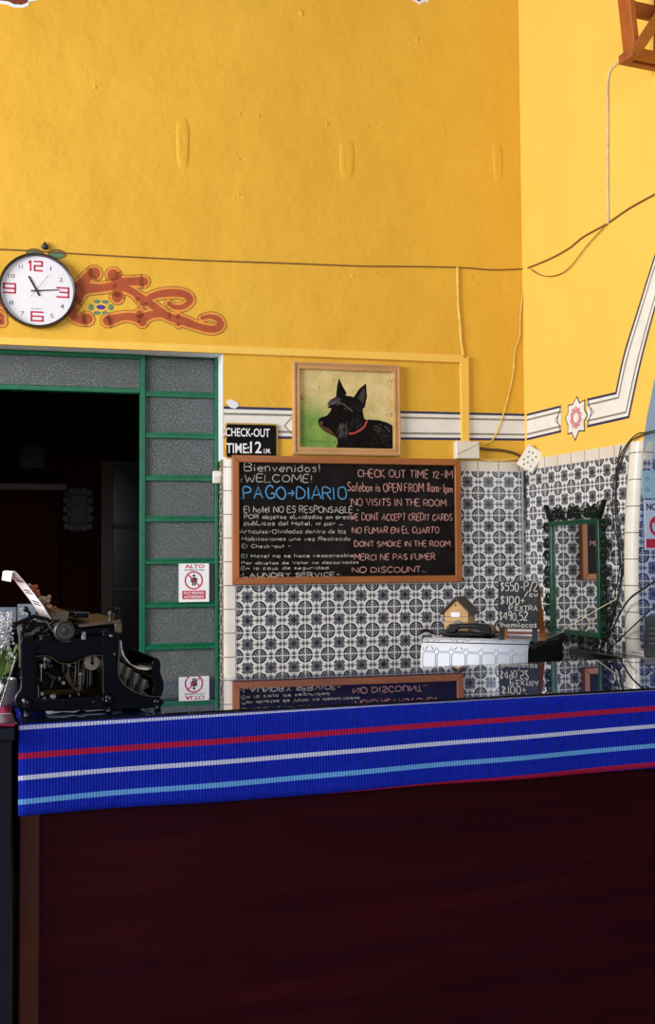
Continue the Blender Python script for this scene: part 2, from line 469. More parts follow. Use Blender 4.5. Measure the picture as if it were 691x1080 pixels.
g('O',.7,'.35,1 .1,.85 0,.5 .1,.12 .35,0 .6,.12 .7,.5 .6,.85 .35,1'); g('P',.55,'0,0 0,1 .4,1 .55,.8 .45,.55 0,.48'); g('Q',.7,'.35,1 .1,.85 0,.5 .1,.12 .35,0 .6,.12 .7,.5 .6,.85 .35,1|.4,.25 .7,-.05')
g('R',.6,'0,0 0,1 .4,1 .55,.8 .45,.55 0,.5|.25,.5 .6,0'); g('S',.55,'.52,.85 .3,1 .05,.85 .1,.6 .45,.42 .52,.18 .3,0 0,.12'); g('T',.6,'0,1 .6,1|.3,1 .3,0')
g('U',.6,'0,1 0,.25 .15,0 .45,0 .6,.25 .6,1'); g('V',.6,'0,1 .3,0 .6,1'); g('W',.85,'0,1 .2,0 .42,.7 .65,0 .85,1'); g('X',.6,'0,0 .6,1|0,1 .6,0'); g('Y',.6,'0,1 .3,.5 .6,1|.3,.5 .3,0'); g('Z',.55,'0,1 .55,1 0,0 .55,0')
g('a',.45,'.42,.5 .2,.58 0,.35 .08,.05 .25,0 .42,.2|.42,.58 .42,0'); g('b',.42,'0,1 0,0|0,.45 .2,.58 .42,.4 .4,.1 .2,0 0,.1'); g('c',.38,'.38,.5 .18,.58 0,.3 .12,.02 .38,.08'); g('d',.45,'.42,1 .42,0|.42,.5 .2,.58 0,.3 .12,0 .42,.15')
g('e',.42,'0,.3 .42,.33 .3,.58 .1,.5 0,.25 .15,0 .4,.06'); g('f',.32,'.32,.95 .15,.95 .12,0|0,.55 .3,.55'); g('g',.42,'.4,.5 .2,.58 0,.3 .15,.02 .4,.2|.4,.58 .4,-.2 .2,-.32 .02,-.22'); g('h',.42,'0,1 0,0|0,.4 .22,.58 .4,.42 .42,0')
g('i',.1,'.05,.58 .05,0|.05,.78 .06,.82'); g('j',.2,'.15,.58 .15,-.2 0,-.3|.15,.78 .16,.82'); g('k',.4,'0,1 0,0|.36,.58 0,.25 .4,0'); g('l',.1,'.05,1 .05,0'); g('m',.62,'0,0 0,.58|0,.42 .16,.58 .3,.42 .3,0|.3,.42 .46,.58 .6,.42 .62,0')
g('n',.4,'0,0 0,.58|0,.4 .2,.58 .38,.42 .4,0'); g('o',.42,'.21,.58 .02,.4 .05,.08 .21,0 .38,.08 .42,.4 .21,.58'); g('p',.42,'0,.58 0,-.32|0,.45 .2,.58 .42,.4 .38,.1 .2,0 0,.1'); g('r',.32,'0,0 0,.58|0,.38 .15,.56 .32,.54')
g('s',.36,'.34,.5 .18,.58 .02,.46 .3,.25 .32,.08 .15,0 0,.08'); g('t',.3,'.14,.85 .14,.08 .3,.03|0,.58 .3,.58'); g('u',.4,'0,.58 .02,.12 .18,0 .38,.15|.4,.58 .4,0'); g('v',.4,'0,.58 .2,0 .4,.58'); g('x',.38,'0,0 .38,.58|0,.58 .38,0'); g('z',.38,'0,.58 .38,.58 0,0 .38,0'); g('y',.4,'0,.58 .2,.05|.4,.58 .1,-.3')
g('0',.5,'.25,1 .05,.8 0,.4 .1,.05 .25,0 .42,.1 .5,.5 .42,.88 .25,1'); g('1',.22,'0,.8 .18,1 .18,0'); g('2',.5,'0,.8 .2,1 .45,.9 .45,.65 0,0 .5,0'); g('4',.5,'.4,0 .4,1 0,.35 .5,.35'); g('5',.48,'.45,1 .08,1 .04,.58 .3,.62 .48,.4 .4,.08 .02,.02'); g('8',.48,'.25,.52 .05,.75 .25,1 .43,.78 .25,.52 .02,.25 .22,0 .46,.22 .25,.52'); g('9',.48,'.45,.65 .2,.5 .02,.75 .22,1 .45,.8 .42,.2 .3,0')
g('!',.12,'.08,1 .05,.3|.04,.05 .05,.08'); g('¡',.15,'.05,.55 .02,-.1|.08,.8 .09,.83'); g('.',.12,'.04,.02 .08,.05'); g(',',.12,'.08,.08 .02,-.15'); g('-',.4,'.05,.45 .36,.45'); g(':',.12,'.05,.1 .06,.14|.05,.6 .06,.64'); g('$',.5,'.48,.8 .25,.92 .05,.75 .42,.35 .4,.12 .05,.1|.25,1.1 .22,-.1'); g('/',.4,'0,-.1 .4,1.05'); g('+',.45,'.22,.75 .22,.15|0,.45 .45,.45'); g('>',.45,'0,.5 .45,.5|.25,.75 .45,.5 .25,.25')
g('_',.6,'0,.15 .6,.15'); g("'",.1,'.06,1 .02,.8'); g('"',.3,'0,.95 .1,.95')
def script(mb, text, x0, x1, z0, z1, w, y, m=0, jit=.025):
    """hand-drawn letters fitted into a box of x,z"""
    adv = []; x = 0
    for ch in text:
        if ch == ' ': x += .42; continue
        gw, st = G[ch]; adv.append((x, st)); x += gw+.2
    tot = x-.2; sx = (x1-x0)/tot; sz = z1-z0
    rd = random.Random(text)
    for xo, st in adv:
        dz = rd.uniform(-.04, .04); sh = rd.uniform(-.06, .06); k = rd.uniform(.92, 1.08)
        for s_ in st:
            pts = [(x0+(xo+px*1.0+pz*sh+rd.uniform(-jit, jit))*sx, z0+(pz*k+dz+rd.uniform(-jit, jit))*sz) for px, pz in s_]
            if len(pts) > 3: pts = [p[:2] for p in spline([(a, b, 0) for a, b in pts], 3)]
            mb.stroke(pts, w*rd.uniform(.85, 1.15), y, m, caps=False)
_fc = {}
def printed(mb, text, x0, x1, z0, z1, y, m=0, bold=0., thick=.0):
    """type-set letters (the built-in face) fitted into a box of x,z"""
    cu = bpy.data.curves.new('t', 'FONT'); cu.body = text; cu.offset = bold; cu.resolution_u = 3
    o = bpy.data.objects.new('t', cu); COL.objects.link(o)
    me = bpy.data.meshes.new_from_object(o.evaluated_get(bpy.context.evaluated_depsgraph_get()))
    vs = [v.co.copy() for v in me.vertices]; fs = [tuple(p.vertices) for p in me.polygons]
    COL.objects.unlink(o); bpy.data.objects.remove(o); bpy.data.curves.remove(cu); bpy.data.meshes.remove(me)
    ax, bx = min(v.x for v in vs), max(v.x for v in vs); az, bz = min(v.y for v in vs), max(v.y for v in vs)
    fx = (x1-x0)/(bx-ax); fz = (z1-z0)/(bz-az)
    mb.add([(x0+(v.x-ax)*fx, y, z0+(v.y-az)*fz) for v in vs], fs, m)

# ================================================================== the setting
exec_parts = []
H = 4.6
# --- floor
mb = M(); mb.slab([(-6, -6), (6, -6), (6, 9.5), (-6, 9.5)], -.1, 0); struct(obj('floor', mb, M_FLOOR))

# --- back wall with its doorway
D_R, _ = BW.px(235.6, 560); _, D_T = BW.px(150, 367.4); D_L = -2.75
W_END = CORNER_U + .30
mb = M()
mb.box(-4.5, D_L, 0, .22, 0, H); mb.box(D_L, D_R, 0, .22, D_T, H); mb.box(D_R, CORNER_U+.006, 0, .22, 0, H)
wall_back = struct(obj('wall_back', mb, M_YEL, loc=BW.loc(0, 0), rotz=BW.a))
wall_back['label'] = 'yellow plaster wall behind the desk'
# raised plaster patches and chips on the back wall
for (a, b, c, d) in ((186, 124, 200, 180), (358, 146, 374, 190), (520, 150, 530, 192)):
    mb = M(); u0, z0 = BW.px(a, d); u1, z1 = BW.px(c, b)
    uc, zc, ru, rz = (u0+u1)/2, (z0+z1)/2, (u1-u0)/2, (z1-z0)/2
    N = 28; rings = []
    for s_, dep in ((1.0, -.0005), (.86, .0022), (.6, .0038), (.3, .0034), (.001, .003)):
        rings.append([(uc+ru*s_*math.copysign(abs(math.cos(t))**.7, math.cos(t))*(1+.06*math.sin(3*t)), -dep, zc+rz*s_*math.copysign(abs(math.sin(t))**.5, math.sin(t))*(1+.03*math.cos(5*t))) for t in [2*pi*i/N for i in range(N)]])
    k = [p for r_ in rings for p in r_]
    fs = [(i*N+j, i*N+(j+1)%N, (i+1)*N+(j+1)%N, (i+1)*N+j) for i in range(len(rings)-1) for j in range(N)]
    mb.add(k, fs); obj('plaster_patch', mb, M_YEL, wall_back, smooth=80)
def blob(plane, pts, off, m, name, parent, thick=.0015, mats=None):
    mb = M(); mb.prism([plane.px(*p) for p in pts], -off-thick, -off); return obj(name, mb, m, parent)
for pts in ([(-14, -12), (-8, 3), (8, 5), (14, 8), (24, 8.5), (30, 6), (31, 2), (47, -1), (50, -3), (48, -12)], [(430, -12), (433, -1), (438, 2), (443, 5), (448, 1.5), (451, 3), (454, -3), (452, -12)]):
    blob(BW, pts, 0, M_WHITE, 'chipped_plaster_edge', wall_back, .002)
    blob(BW, [(x*1.0+(1 if x < 20 else -1), y-3.2) for x, y in pts], .002, M_BRICK, 'bare_brick', wall_back, .001)

for (x, y, r_) in ((273, 122, 2), (345, 130, 2.2), (468, 140, 2), (524, 147, 1.8), (253, 120, 1.8), (388, 133, 1.4), (402, 134, 1.4), (252, 168, 1.8), (252, 205, 1.8), (372, 291, 2.2), (497, 292, 2.4), (396, 288, 1.8), (100, 92, 2.4), (505, 299, 1.6), (318, 14, 4), (440, 42, 3)):
    u, z = BW.px(x, y); k_ = .0042*r_; mb = M(); mb.ball((u, -.0002, z), k_*.8, .0035, k_, n=8); obj('plaster_chip', mb, M_YEL, wall_back)
blob(BW, [(238, 424), (242, 421), (246, 422.5), (250, 424), (252, 428), (248, 431), (243, 430)], .0018, M_WHITE, 'peeled_paint', wall_back, .001)
# --- right wall: a pier of the arch, with the spandrel above
arch_px = [(676, 700), (673, 640), (672.5, 600), (673, 560), (675, 520), (678, 475), (679.5, 460), (682.5, 439), (691, 398)]
arch = [RW.px(*p) for p in arch_px]
arch[0] = (arch[0][0]+.01, 0.0)
u9, z9 = arch[-1]
for k in range(1, 15):                           # the arch carries on out of the picture
    t = k/14*pi/2
    arch.append((u9 + 1.1*(1-math.cos(t))+.02*k, z9 + .95*math.sin(t)))
ue = arch[-1][0]+3.2
arch_body = [(a-(.016 if b < 1.66 else 0), b) for a, b in arch]
mb = M(); mb.prism([(0, 0)] + arch_body + [(ue, arch[-1][1]), (ue, H), (0, H)], 0, .55)
wall_right = struct(obj('wall_right', mb, [M_YEL2, M_REVEAL], loc=RW.loc(0, 0), rotz=RW.a))
wall_right['label'] = 'brightly lit yellow wall with painted arch at right'
nA = len(arch)+4
for i, p in enumerate(wall_right.data.polygons):
    if 2 <= i: p.material_index = 1 if (p.center.x > .55 and p.center.z < arch[-1][1]-.001) else 0

# --- tiling
pu, _ = BW.px(273.1, 640); _, pz = BW.px(297.7, 641.6)
M_TILE = tile_mat('talavera_tiles_back', pu, pz)
u0, _ = BW.px(248.2, 640); _, ztop = BW.px(515, 497); _, zcr = BW.px(515, 486.8)
ztop = pz + T*round((ztop-pz)/T)
mb = M(); mb.box(u0, CORNER_U, -.006, 0, .0, ztop); obj('tile_panel', mb, M_TILE, wall_back, label='black and white patterned wall tiles')
mb = M(); mb.box(u0, CORNER_U, -.006, 0, ztop, zcr); obj('cream_tile_border', mb, cream_mat('cream_tiles_row', pu, 0, T, 0), wall_back)
uc0 = D_R
mb = M()
prof = [(uc0, 0), (uc0, -.004), (uc0+.008, -.0075), (uc0+.02, -.009), (u0-.001, -.008), (u0-.001, 0)]
mb.slab(prof, 0, zcr); obj('cream_edge_tiles', mb, cream_mat('cream_tiles_column', 0, pz, 0, T, (.80, .75, .68)), wall_back)

pur, pzr = RW.px(589.8, 514.9)
M_TILER = tile_mat('talavera_tiles_right', pur, pzr)
_, zt = RW.px(590, 490.5); ztr = pzr + T*round((zt-pzr)/T)
_, zcr2 = RW.px(600, 478)
def arch_u(z):
    for (a, b), (c, d) in zip(arch, arch[1:]):
        if b <= z <= d: return a+(c-a)*(z-b)/max(1e-6, d-b)
    return arch[-1][0]
CW = arch_u(1.38) - RW.px(659.3, 600)[0]
print('CW', CW)
CWx = .052                                          # width of the rounded cream corner tiles
zs = [0.0, .8, .95, 1.1, 1.2, 1.3, 1.4, 1.5, 1.6, 1.7]
zs = [z for z in zs if z < ztr]+[ztr]
mb = M(); mb.prism([(.0, 0)]+[(arch_u(z)-CW, z) for z in zs]+[(.0, ztr)], -.006, 0); obj('tile_panel', mb, M_TILER, wall_right, label='patterned tiles on the arch pier')
mb = M(); mb.prism([(0, ztr), (arch_u(ztr)-CW, ztr), (arch_u(zcr2)-CW, zcr2), (0, zcr2)], -.006, 0); obj('cream_tile_border', mb, cream_mat('cream_tiles_row_right', pur, 0, T, 0), wall_right)
mb = M(); k = []
zz = [0, .6, .9, 1.0, 1.1, 1.2, 1.3, 1.4, 1.5, 1.6, 1.7]; zz = [z for z in zz if z < zcr2]+[zcr2]
prf = [(-CW, 0), (-CW, -.005), (-CW*.82, -.014), (-CW*.55, -.019), (-CW*.3, -.017), (-.010, -.009), (-.003, .004), (0, .022), (0, .05)]
for z in zz:
    for a, b in prf: k.append((arch_u(z)+a, b, z))
n = len(prf)
mb.add(k, [(i*n+j, i*n+j+1, (i+1)*n+j+1, (i+1)*n+j) for i in range(len(zz)-1) for j in range(n-1)]+[tuple(range((len(zz)-1)*n, len(zz)*n))])
obj('rounded_corner_tiles', mb, cream_mat('cream_corner_tiles', 0, pzr, 0, T*1.02, (.80, .76, .68)), wall_right, label='column of rounded cream corner tiles', smooth=60)
# tiles on the reveal of the arch (its own face, looking at us)
E0 = RW.loc(arch_u(1.3)+.002, 0)
RV = Plane(E0.x, E0.y, RW.a + pi/2)
_, zrv = RV.px(684, 486)
mb = M()
zl_ = [0, .8, 1.0, 1.1, 1.2, 1.3, 1.4, 1.5, 1.6, zrv]
def rvy(z): return -(arch_u(z)-arch_u(1.3))
for x in (.001, .55): mb.v += [(x, rvy(z)-.004, z) for z in zl_]
n = len(zl_)
for i in range(n-1): mb.f.append((i, n+i, n+i+1, i+1)); mb.m.append(0)
M_TILEB = tile_mat('talavera_tiles_reveal', .02, pzr+.01, (.66, .72, .86), (.020, .026, .10))  # tile white and ink tinted to carry the blue daylight on the reveal
obj('reveal_tile_panel', mb, M_TILEB, None, loc=RV.loc(0, 0), rotz=RV.a)
rp = bpy.data.objects['reveal_tile_panel']; rp.name = 'wall_reveal'; struct(rp); rp['label'] = 'tiled inner face of the arch'

# --- painted band round both walls
def band(plane, pts_top, pts_bot, parent, name='painted_band'):
    """white band with a navy line at both edges and a grey line inside"""
    mb = M(); T_ = [plane.px(*p) for p in pts_top]; B_ = [plane.px(*p) for p in pts_bot]; n = len(T_)
    def at(i, f): return (T_[i][0]+(B_[i][0]-T_[i][0])*f, T_[i][1]+(B_[i][1]-T_[i][1])*f)
    for f0, f1, m, y in ((0, 1, 0, -.0012), (0, .085, 1, -.0016), (.915, 1, 1, -.0016), (.20, .27, 2, -.0016), (.74, .81, 2, -.0016)):
        for i in range(n-1):
            mb.flat([at(i, f0), at(i+1, f0), at(i+1, f1), at(i, f1)], y, m)
    return obj(name, mb, [M_BAND, M_NAVY, M_GREY], parent, label='white painted band edged in navy')
band(BW, [(236, 428.5), (430, 433.5), (554.8, 436.5)], [(236, 462.5), (430, 463.8), (554.8, 464.8)], wall_back)
band(RW, [(556, 436.5), (592, 427.5)], [(556, 464.5), (592, 456)], wall_right)
# band from the star round the corner and up along the arch
ot = [(620, 420.3), (649.5, 413.5), (658, 374), (671.3, 331), (691, 268)]
ib = [(620, 450.8), (664, 441), (677.2, 380), (691, 327)]
mb = M()
OT = [RW.px(*p) for p in ot]; IB = [RW.px(*p) for p in ib]
def resample(P, n):
    L = [0]
    for a, b in zip(P, P[1:]): L.append(L[-1]+math.dist(a, b))
    out = []
    for k in range(n):
        t = L[-1]*k/(n-1)
        for i in range(len(P)-1):
            if t <= L[i+1]+1e-9:
                f = (t-L[i])/(L[i+1]-L[i]); out.append((P[i][0]+(P[i+1][0]-P[i][0])*f, P[i][1]+(P[i+1][1]-P[i][1])*f)); break
    return out
seg1 = ([OT[0], OT[1]], [IB[0], IB[1]])
o2 = OT[1:]; i2 = IB[1:]
du, dz = (o2[-1][0]-o2[-2][0]), (o2[-1][1]-o2[-2][1])
curve_o = [p[:2] for p in spline([(a, b, 0) for a, b in o2], 8)]; curve_i = [p[:2] for p in spline([(a, b, 0) for a, b in i2], 8)]
# carry both on beyond the frame
for c_, (vx, vz) in ((curve_o, (1, 1)), (curve_i, (1, 1))):
    a, b = c_[-2], c_[-1]; ang = math.atan2(b[1]-a[1], b[0]-a[0]); x, z = b
    for k in range(12):
        ang -= .085; x += .11*math.cos(ang); z += .11*math.sin(ang); c_.append((x, z))
def lerp(a, b, f): return (a[0]+(b[0]-a[0])*f, a[1]+(b[1]-a[1])*f)
def strip(A, B, n):
    A = resample(A, n); B = resample(B, n)
    for f0, f1, m, y in ((0, 1, 0, -.0012), (0, .085, 1, -.0016), (.915, 1, 1, -.0016), (.19, .255, 2, -.0016), (.745, .81, 2, -.0016)):
        for i in range(n-1):
            mb.flat([lerp(A[i], B[i], f0), lerp(A[i+1], B[i+1], f0), lerp(A[i+1], B[i+1], f1), lerp(A[i], B[i], f1)], y, m)
strip(seg1[0], seg1[1], 2)
strip(curve_o, curve_i, 40)
obj('painted_arch_band', mb, [M_BAND, M_NAVY, M_GREY], wall_right, label='white painted band that bends up along the arch')
# eight-pointed star with a pink flower
def star(plane, cx, cy, parent):
    mb = M()
    c = plane.px(cx, cy); e = plane.px(cx+13, cy-3); t = plane.px(cx, cy-22)
    ru = e[0]-c[0]; rz = t[1]-c[1]
    spx = [(608.8, 417.6), (612, 424.5), (617.6, 421), (617.4, 432), (620.5, 438), (616.8, 444.5), (617.5, 455), (611, 455), (607, 465.5), (603.5, 457), (599, 458.5), (599.4, 449), (596.4, 441.5), (599.5, 435), (599.4, 427), (604.5, 426)]
    P = [plane.px(*p) for p in spx]; cc = (sum(p[0] for p in P)/len(P), sum(p[1] for p in P)/len(P))
    mb.flat(P, -.0018, 1); mb.flat([lerp(p, cc, .085) for p in P], -.0022, 0)
    mb.flat([lerp(p, cc, .16) for p in P], -.0024, 0)
    for k in range(10):
        a = 2*pi*k/10+.3
        for sc, m, y in ((1.0, 3, -.0027), (.72, 2, -.003)):
            pts = []
            for j in range(12):
                b_ = 2*pi*j/12; rr, tt = .30+.125*sc*math.cos(b_), .095*sc*math.sin(b_)
                x = rr*math.cos(a)-tt*math.sin(a); z = rr*math.sin(a)+tt*math.cos(a)
                pts.append((cc[0]+x*ru*1.16, cc[1]+z*rz*1.28))
            mb.flat(pts, y-.00002*k, m)
    obj('painted_star', mb, [M_BAND, M_INK, M_PINKP, M_PINKD], parent, label='eight-pointed star painted with a pink flower')
star(RW, 608, 441, wall_right)
# chevron ends of the band beside the star
mb = M()
for side, sg in (((592, 427.5), (592, 456)), 1), (((620, 420.3), (620, 450.8)), -1):
    a = RW.px(*side[0]); b_ = RW.px(*side[1]); mid = lerp(a, b_, .5); w = .028*sg
    tip = (mid[0]-w, mid[1])
    mb.stroke([a, tip, b_], .0035, -.0021, 1); mb.stroke([lerp(a, b_, .1), (tip[0]-w*.25, tip[1]), lerp(a, b_, .9)], .003, -.0021, 2)
    mb.stroke([lerp(a, b_, .22), (tip[0]-w*.8, tip[1]), lerp(a, b_, .78)], .005, -.0021, 2)
obj('painted_chevron', mb, [M_BAND, M_NAVY, M_GREY], wall_right)
# small chevron near the picture
a = BW.px(307, 441); b_ = BW.px(307, 457); tip = BW.px(300, 449)
mb = M(); mb.stroke([a, tip, b_], .006, -.002, 0); obj('painted_chevron', mb, M_GREY, wall_back)

# --- painted scroll beside the clock
def zc(x, y): return BW.px(x/2.658, 230+y/2.658)
strokes = [
 ([(200,250),(205,272),(222,285),(243,283)], [30,24,20,32]),
 ([(215,205),(232,186),(246,165),(264,155)], [44,34,24,34]),
 ([(205,230),(235,200),(285,196),(330,190),(365,203),(395,222),(425,243),(470,275),(512,288),(550,302),(592,312),(618,303),(612,284),(590,276),(566,281)], [40,30,22,24,20,20,20,22,24,20,20,18,16,13,9]),
 ([(318,160),(332,178),(362,178),(402,178)], [34,26,22,26]),
 ([(398,240),(430,218),(478,210),(518,214),(533,229),(518,247),(490,250),(472,238)], [14,18,22,20,18,15,13,8]),
 ([(478,274),(432,270),(395,280),(350,276),(302,288)], [14,20,26,20,28]),
 ([(318,188),(332,205),(328,222)], [20,20,30]),
 ([(392,270),(398,292)], [24,24]),
 ([(500,275),(500,300)], [14,9]),
 ([(385,225),(412,240),(400,244)], [14,12,6]),
 ([(-60,262),(-25,266),(4,278)], [24,24,18]), ([(-50,300),(-20,282),(6,292)], [20,22,16]), ([(-30,215),(-4,222),(4,240)], [24,22,18])]
mb = M(); kz = .1/ (25.5*2.658) * 1.05
for i_, (pts, ws) in enumerate(strokes):
    e_ = -2.2e-5*i_
    P = [zc(*p) for p in pts]
    Q = spline([(a, b, w) for (a, b), w in zip(P, ws)], 8)
    xy = [(a, b) for a, b, w in Q]; w_ = [w*kz for a, b, w in Q]
    mb.stroke(xy, [w+.026 for w in w_], -.0012+e_, 2); mb.stroke(xy, [w+.020 for w in w_], -.0016+e_, 1); mb.stroke(xy, w_, -.0020+e_, 0)
obj('painted_scroll', mb, [M_RPAINT, M_OPAINT, M_OLIVE], wall_back, label='rust red painted scroll ornament')
mb = M()
def oval(c, rx, rz, y, m):
    p = zc(*c); mb.flat([(p[0]+rx*kz*math.cos(t*pi/10), p[1]+rz*kz*math.sin(t*pi/10)) for t in range(20)], y, m)
for dx, dz, rx, rz in ((-28, 0, 7, 9), (28, 0, 7, 9), (-11, -16, 9, 5), (12, -15, 9, 5), (-11, 16, 9, 5), (12, 16, 9, 5)):
    oval((283+dx, 250+dz), rx, rz, -.0014, 0)
oval((283, 250), 17, 10, -.0018, 1); oval((283, 250), 13, 7, -.0022, 2)
for c, rx, rz in (((97, 98), 24, 13), ((160, 101), 26, 14)):
    oval(c, rx, rz, -.0012, 3); oval((c[0], c[1]+2), rx*.72, rz*.62, -.0016, 0)
obj('painted_flower', mb, [M_FGREEN, M_YEL2, M_FPURP, M_OLIVE], wall_back, label='small green and violet painted flower')

OFF = .13
# --- plaster lintel border and white surround of the doorway
ua, za = BW.px(150, 362); _, zb = BW.px(150, 367.6); uR, _ = BW.px(235.6, 480)
mb = M(); mb.box(D_R-.003, D_R, 0, OFF, zcr-.01, D_T); struct(obj('trim_1', mb, M_WHITE, loc=BW.loc(0, 0), rotz=BW.a))
mb = M(); mb.box(0, OFF, -.003, 0, 0, zcr-.01)
o = obj('jamb_tile_strip', mb, tile_mat('talavera_tiles_jamb', .02, pz), wall_back); o.location = (D_R, 0, 0); o.rotation_euler = (0, 0, -pi/2); o.matrix_parent_inverse = Matrix.Identity(4)
o.rotation_euler = (0, 0, pi/2)
mb = M(); mb.box(D_L, D_R-.003, .004, .215, D_T-.004, D_T); struct(obj('trim_2', mb, M_WHITE, loc=BW.loc(0, 0), rotz=BW.a))

# --- the green door frame with its frosted panes
OFF = .13
DF = lambda x, y: BW.px(x, y, OFF)
door = bpy.data.objects.new('door_1', None); COL.objects.link(door); door.location = BW.loc(0, 0); door.rotation_euler = (0, 0, BW.a); struct(door)
xl0, _ = DF(147.3, 560); xl1, _ = DF(153.2, 560); xr1 = D_R - .004; xr0, _ = DF(226.6, 560)
zt1 = D_T - .006; _, zt0 = DF(150, 378.8)
_, ztb1 = DF(150, 405.5+5.5); _, ztb0 = DF(150, 415.5)
fy0, fy1 = OFF-.012, OFF+.03
mb = M(); mb.box(xl0, xl1, fy0, fy1, 0, zt1); obj('post', mb, M_GREEN, door, .003)
mb = M(); mb.box(xr0, xr1, fy0, fy1, 0, zt1); obj('post', mb, M_GREEN, door, .003)
mb = M(); mb.box(D_L, xl0, fy0+.001, fy1-.001, zt0-.002, zt1); obj('top_rail', mb, M_GREEN, door, .003)
mb = M(); mb.box(xl1, xr0, fy0+.012, fy1-.001, zt0+.008, zt1); obj('top_rail', mb, M_DGREEN, door, .003)
mb = M(); mb.box(D_L, xl0, fy0+.001, fy1-.001, ztb0, ztb1+.004); obj('transom_rail', mb, M_GREEN, door, .003)
bars = [415, 458.6, 503.7, 547, 592, 638, 682.5]
zb_ = [DF(156, y)[1] for y in bars]; pitch = (zb_[0]-zb_[-1])/6
while zb_[-1] > .3: zb_.append(zb_[-1]-pitch)
hb = .014
for i, z in enumerate(zb_):
    mb = M(); mb.box(xl1, xr0, fy0+.002, fy1-.002, z-hb, z+hb*.2); mb.box(xl1, xr0, fy0+.012, fy1-.002, z+hb*.2, z+hb); obj('bar', mb, M_GREEN, door, .002)
tops = [zt0+.008]+zb_
for a, b in zip(tops, tops[1:]+[.02]):
    mb = M(); mb.box(xl1+.001, xr0-.001, OFF+.008, OFF+.014, b+hb, a-hb if a != tops[0] else a); obj('pane', mb, M_PANE, door)
mb = M(); mb.box(D_L, xl0-.001, OFF+.008, OFF+.014, ztb1, zt0); obj('pane', mb, M_PANE, door, label='long frosted pane over the doorway')

# --- the dark parlour beyond the doorway
PD = 3.6
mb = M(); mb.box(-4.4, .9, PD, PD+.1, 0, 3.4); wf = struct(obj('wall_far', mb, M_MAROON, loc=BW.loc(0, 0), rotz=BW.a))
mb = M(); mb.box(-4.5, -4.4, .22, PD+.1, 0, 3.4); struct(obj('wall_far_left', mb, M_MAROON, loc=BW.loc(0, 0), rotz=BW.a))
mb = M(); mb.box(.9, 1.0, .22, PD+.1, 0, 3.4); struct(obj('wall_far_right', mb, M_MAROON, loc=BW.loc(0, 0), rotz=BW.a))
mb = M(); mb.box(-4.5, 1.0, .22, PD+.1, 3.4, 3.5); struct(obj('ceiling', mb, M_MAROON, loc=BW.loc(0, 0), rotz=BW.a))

# ================================================================== things on the walls
# --- clock
uc, zc_ = BW.px(39.4, 307.6); CR = (BW.px(80.6, 309)[0]-BW.px(-1.8, 306)[0])/2
clock = on(BW, 'wall_clock', 'round white wall clock with black rim and red quarter numerals', 'clock', uc, zc_)
mb = M(); mb.lathe([(CR*.93, -.001), (CR*.985, -.004), (CR, -.016), (CR*.992, -.030), (CR*.965, -.038), (CR*.935, -.034), (CR*.925, -.020), (CR*.92, -.014)], axis='y', n=72)
obj('rim', mb, plain('clock_rim', (.020, .012, .020), .3), clock)
mb = M(); mb.lathe([(CR*.94, -.013), (CR*.94, -.016)], axis='y', n=64); obj('face', mb, plain('clock_face', (.80, .79, .85), .5, var=.01), clock)
def cpos(zx, zy):                                       # place on the dial from a close look at the photo
    k = CR/237.0; x, z = (zx-228)*k, -(zy-333)*k
    return x, z
sq = {'1': ['0,.85 .35,1 .35,0'], '2': ['0,1 1,1 1,.52 0,.52 0,0 1,0'], '6': ['1,1 0,1 0,0 1,0 1,.52 0,.52'], '3': ['0,1 1,1 1,0 0,0|.25,.52 1,.52'], '9': ['0,0 1,0 1,1 0,1 0,.48 1,.48']}
def sqnum(nm, ch, x0, x1, y0, y1):
    for st in sq[ch][0].split('|'):
        pts = []
        for p in st.split():
            a, b = (float(t) for t in p.split(',')); pts.append(cpos(x0+(x1-x0)*a, y1+(y0-y1)*b))
        for p, q in zip(pts, pts[1:]): nm.stroke([p, q], CR*.046, -.0168)
for parts_ in ((('1', 176, 205, 148, 206), ('2', 210, 256, 148, 206)), (('6', 193, 262, 468, 523),), (('3', 348, 418, 307, 365),), (('9', 27, 95, 298, 354),)):
    nm = M()
    for p_ in parts_: sqnum(nm, *p_)
    obj('quarter_numeral', nm, M_RED, clock, label='large red numeral')
for t, x0, x1, y0, y1 in (('1', 305, 312, 176, 200), ('2', 360, 383, 243, 268), ('4', 366, 391, 410, 438), ('5', 306, 328, 474, 500), ('7', 128, 150, 468, 494), ('8', 60, 86, 403, 430), ('10', 54, 92, 235, 262), ('11', 117, 138, 175, 200)):
    nm = M(); a = cpos(x0, y1); b = cpos(x1, y0); printed(nm, t, a[0], b[0], a[1], b[1], -.0166); obj('small_numeral', nm, M_GINK, clock)
nm = M(); a = cpos(190, 452); b = cpos(260, 443); printed(nm, 'QUARTZ', a[0], b[0], a[1], b[1], -.0166)
obj('dial_word', nm, M_GINK, clock)
mb = M(); c0 = cpos(224, 333)
mb.stroke([cpos(240, 362), cpos(178, 248)], [CR*.05, CR*.045], -.020); obj('hour_hand', mb, M_INK, clock)
mb = M(); mb.stroke([cpos(192, 337), cpos(358, 321)], [CR*.035, CR*.022], -.022); obj('minute_hand', mb, M_INK, clock)
mb = M(); mb.stroke([cpos(188, 376), cpos(300, 228)], CR*.008, -.024); mb.lathe([(CR*.03, -.0165), (CR*.03, -.026)], (c0[0], 0, c0[1]), 'y', 16); obj('second_hand', mb, M_INK, clock)
# small dark hook above the clock
u, z = BW.px(47.5, 261)
mb = M(); mb.ball((0, -.012, 0), .016, .014, .013); mb.ball((0, -.012, .012), .007, .007, .010); mb.tube([(0, 0, 0), (0, -.012, 0)], .004)
tag(obj('wall_hook', mb, plain('dark_knob', (.03, .02, .035), .3), loc=BW.loc(u, z), rotz=BW.a), 'small dark knob on the wall just above the clock', 'hook')

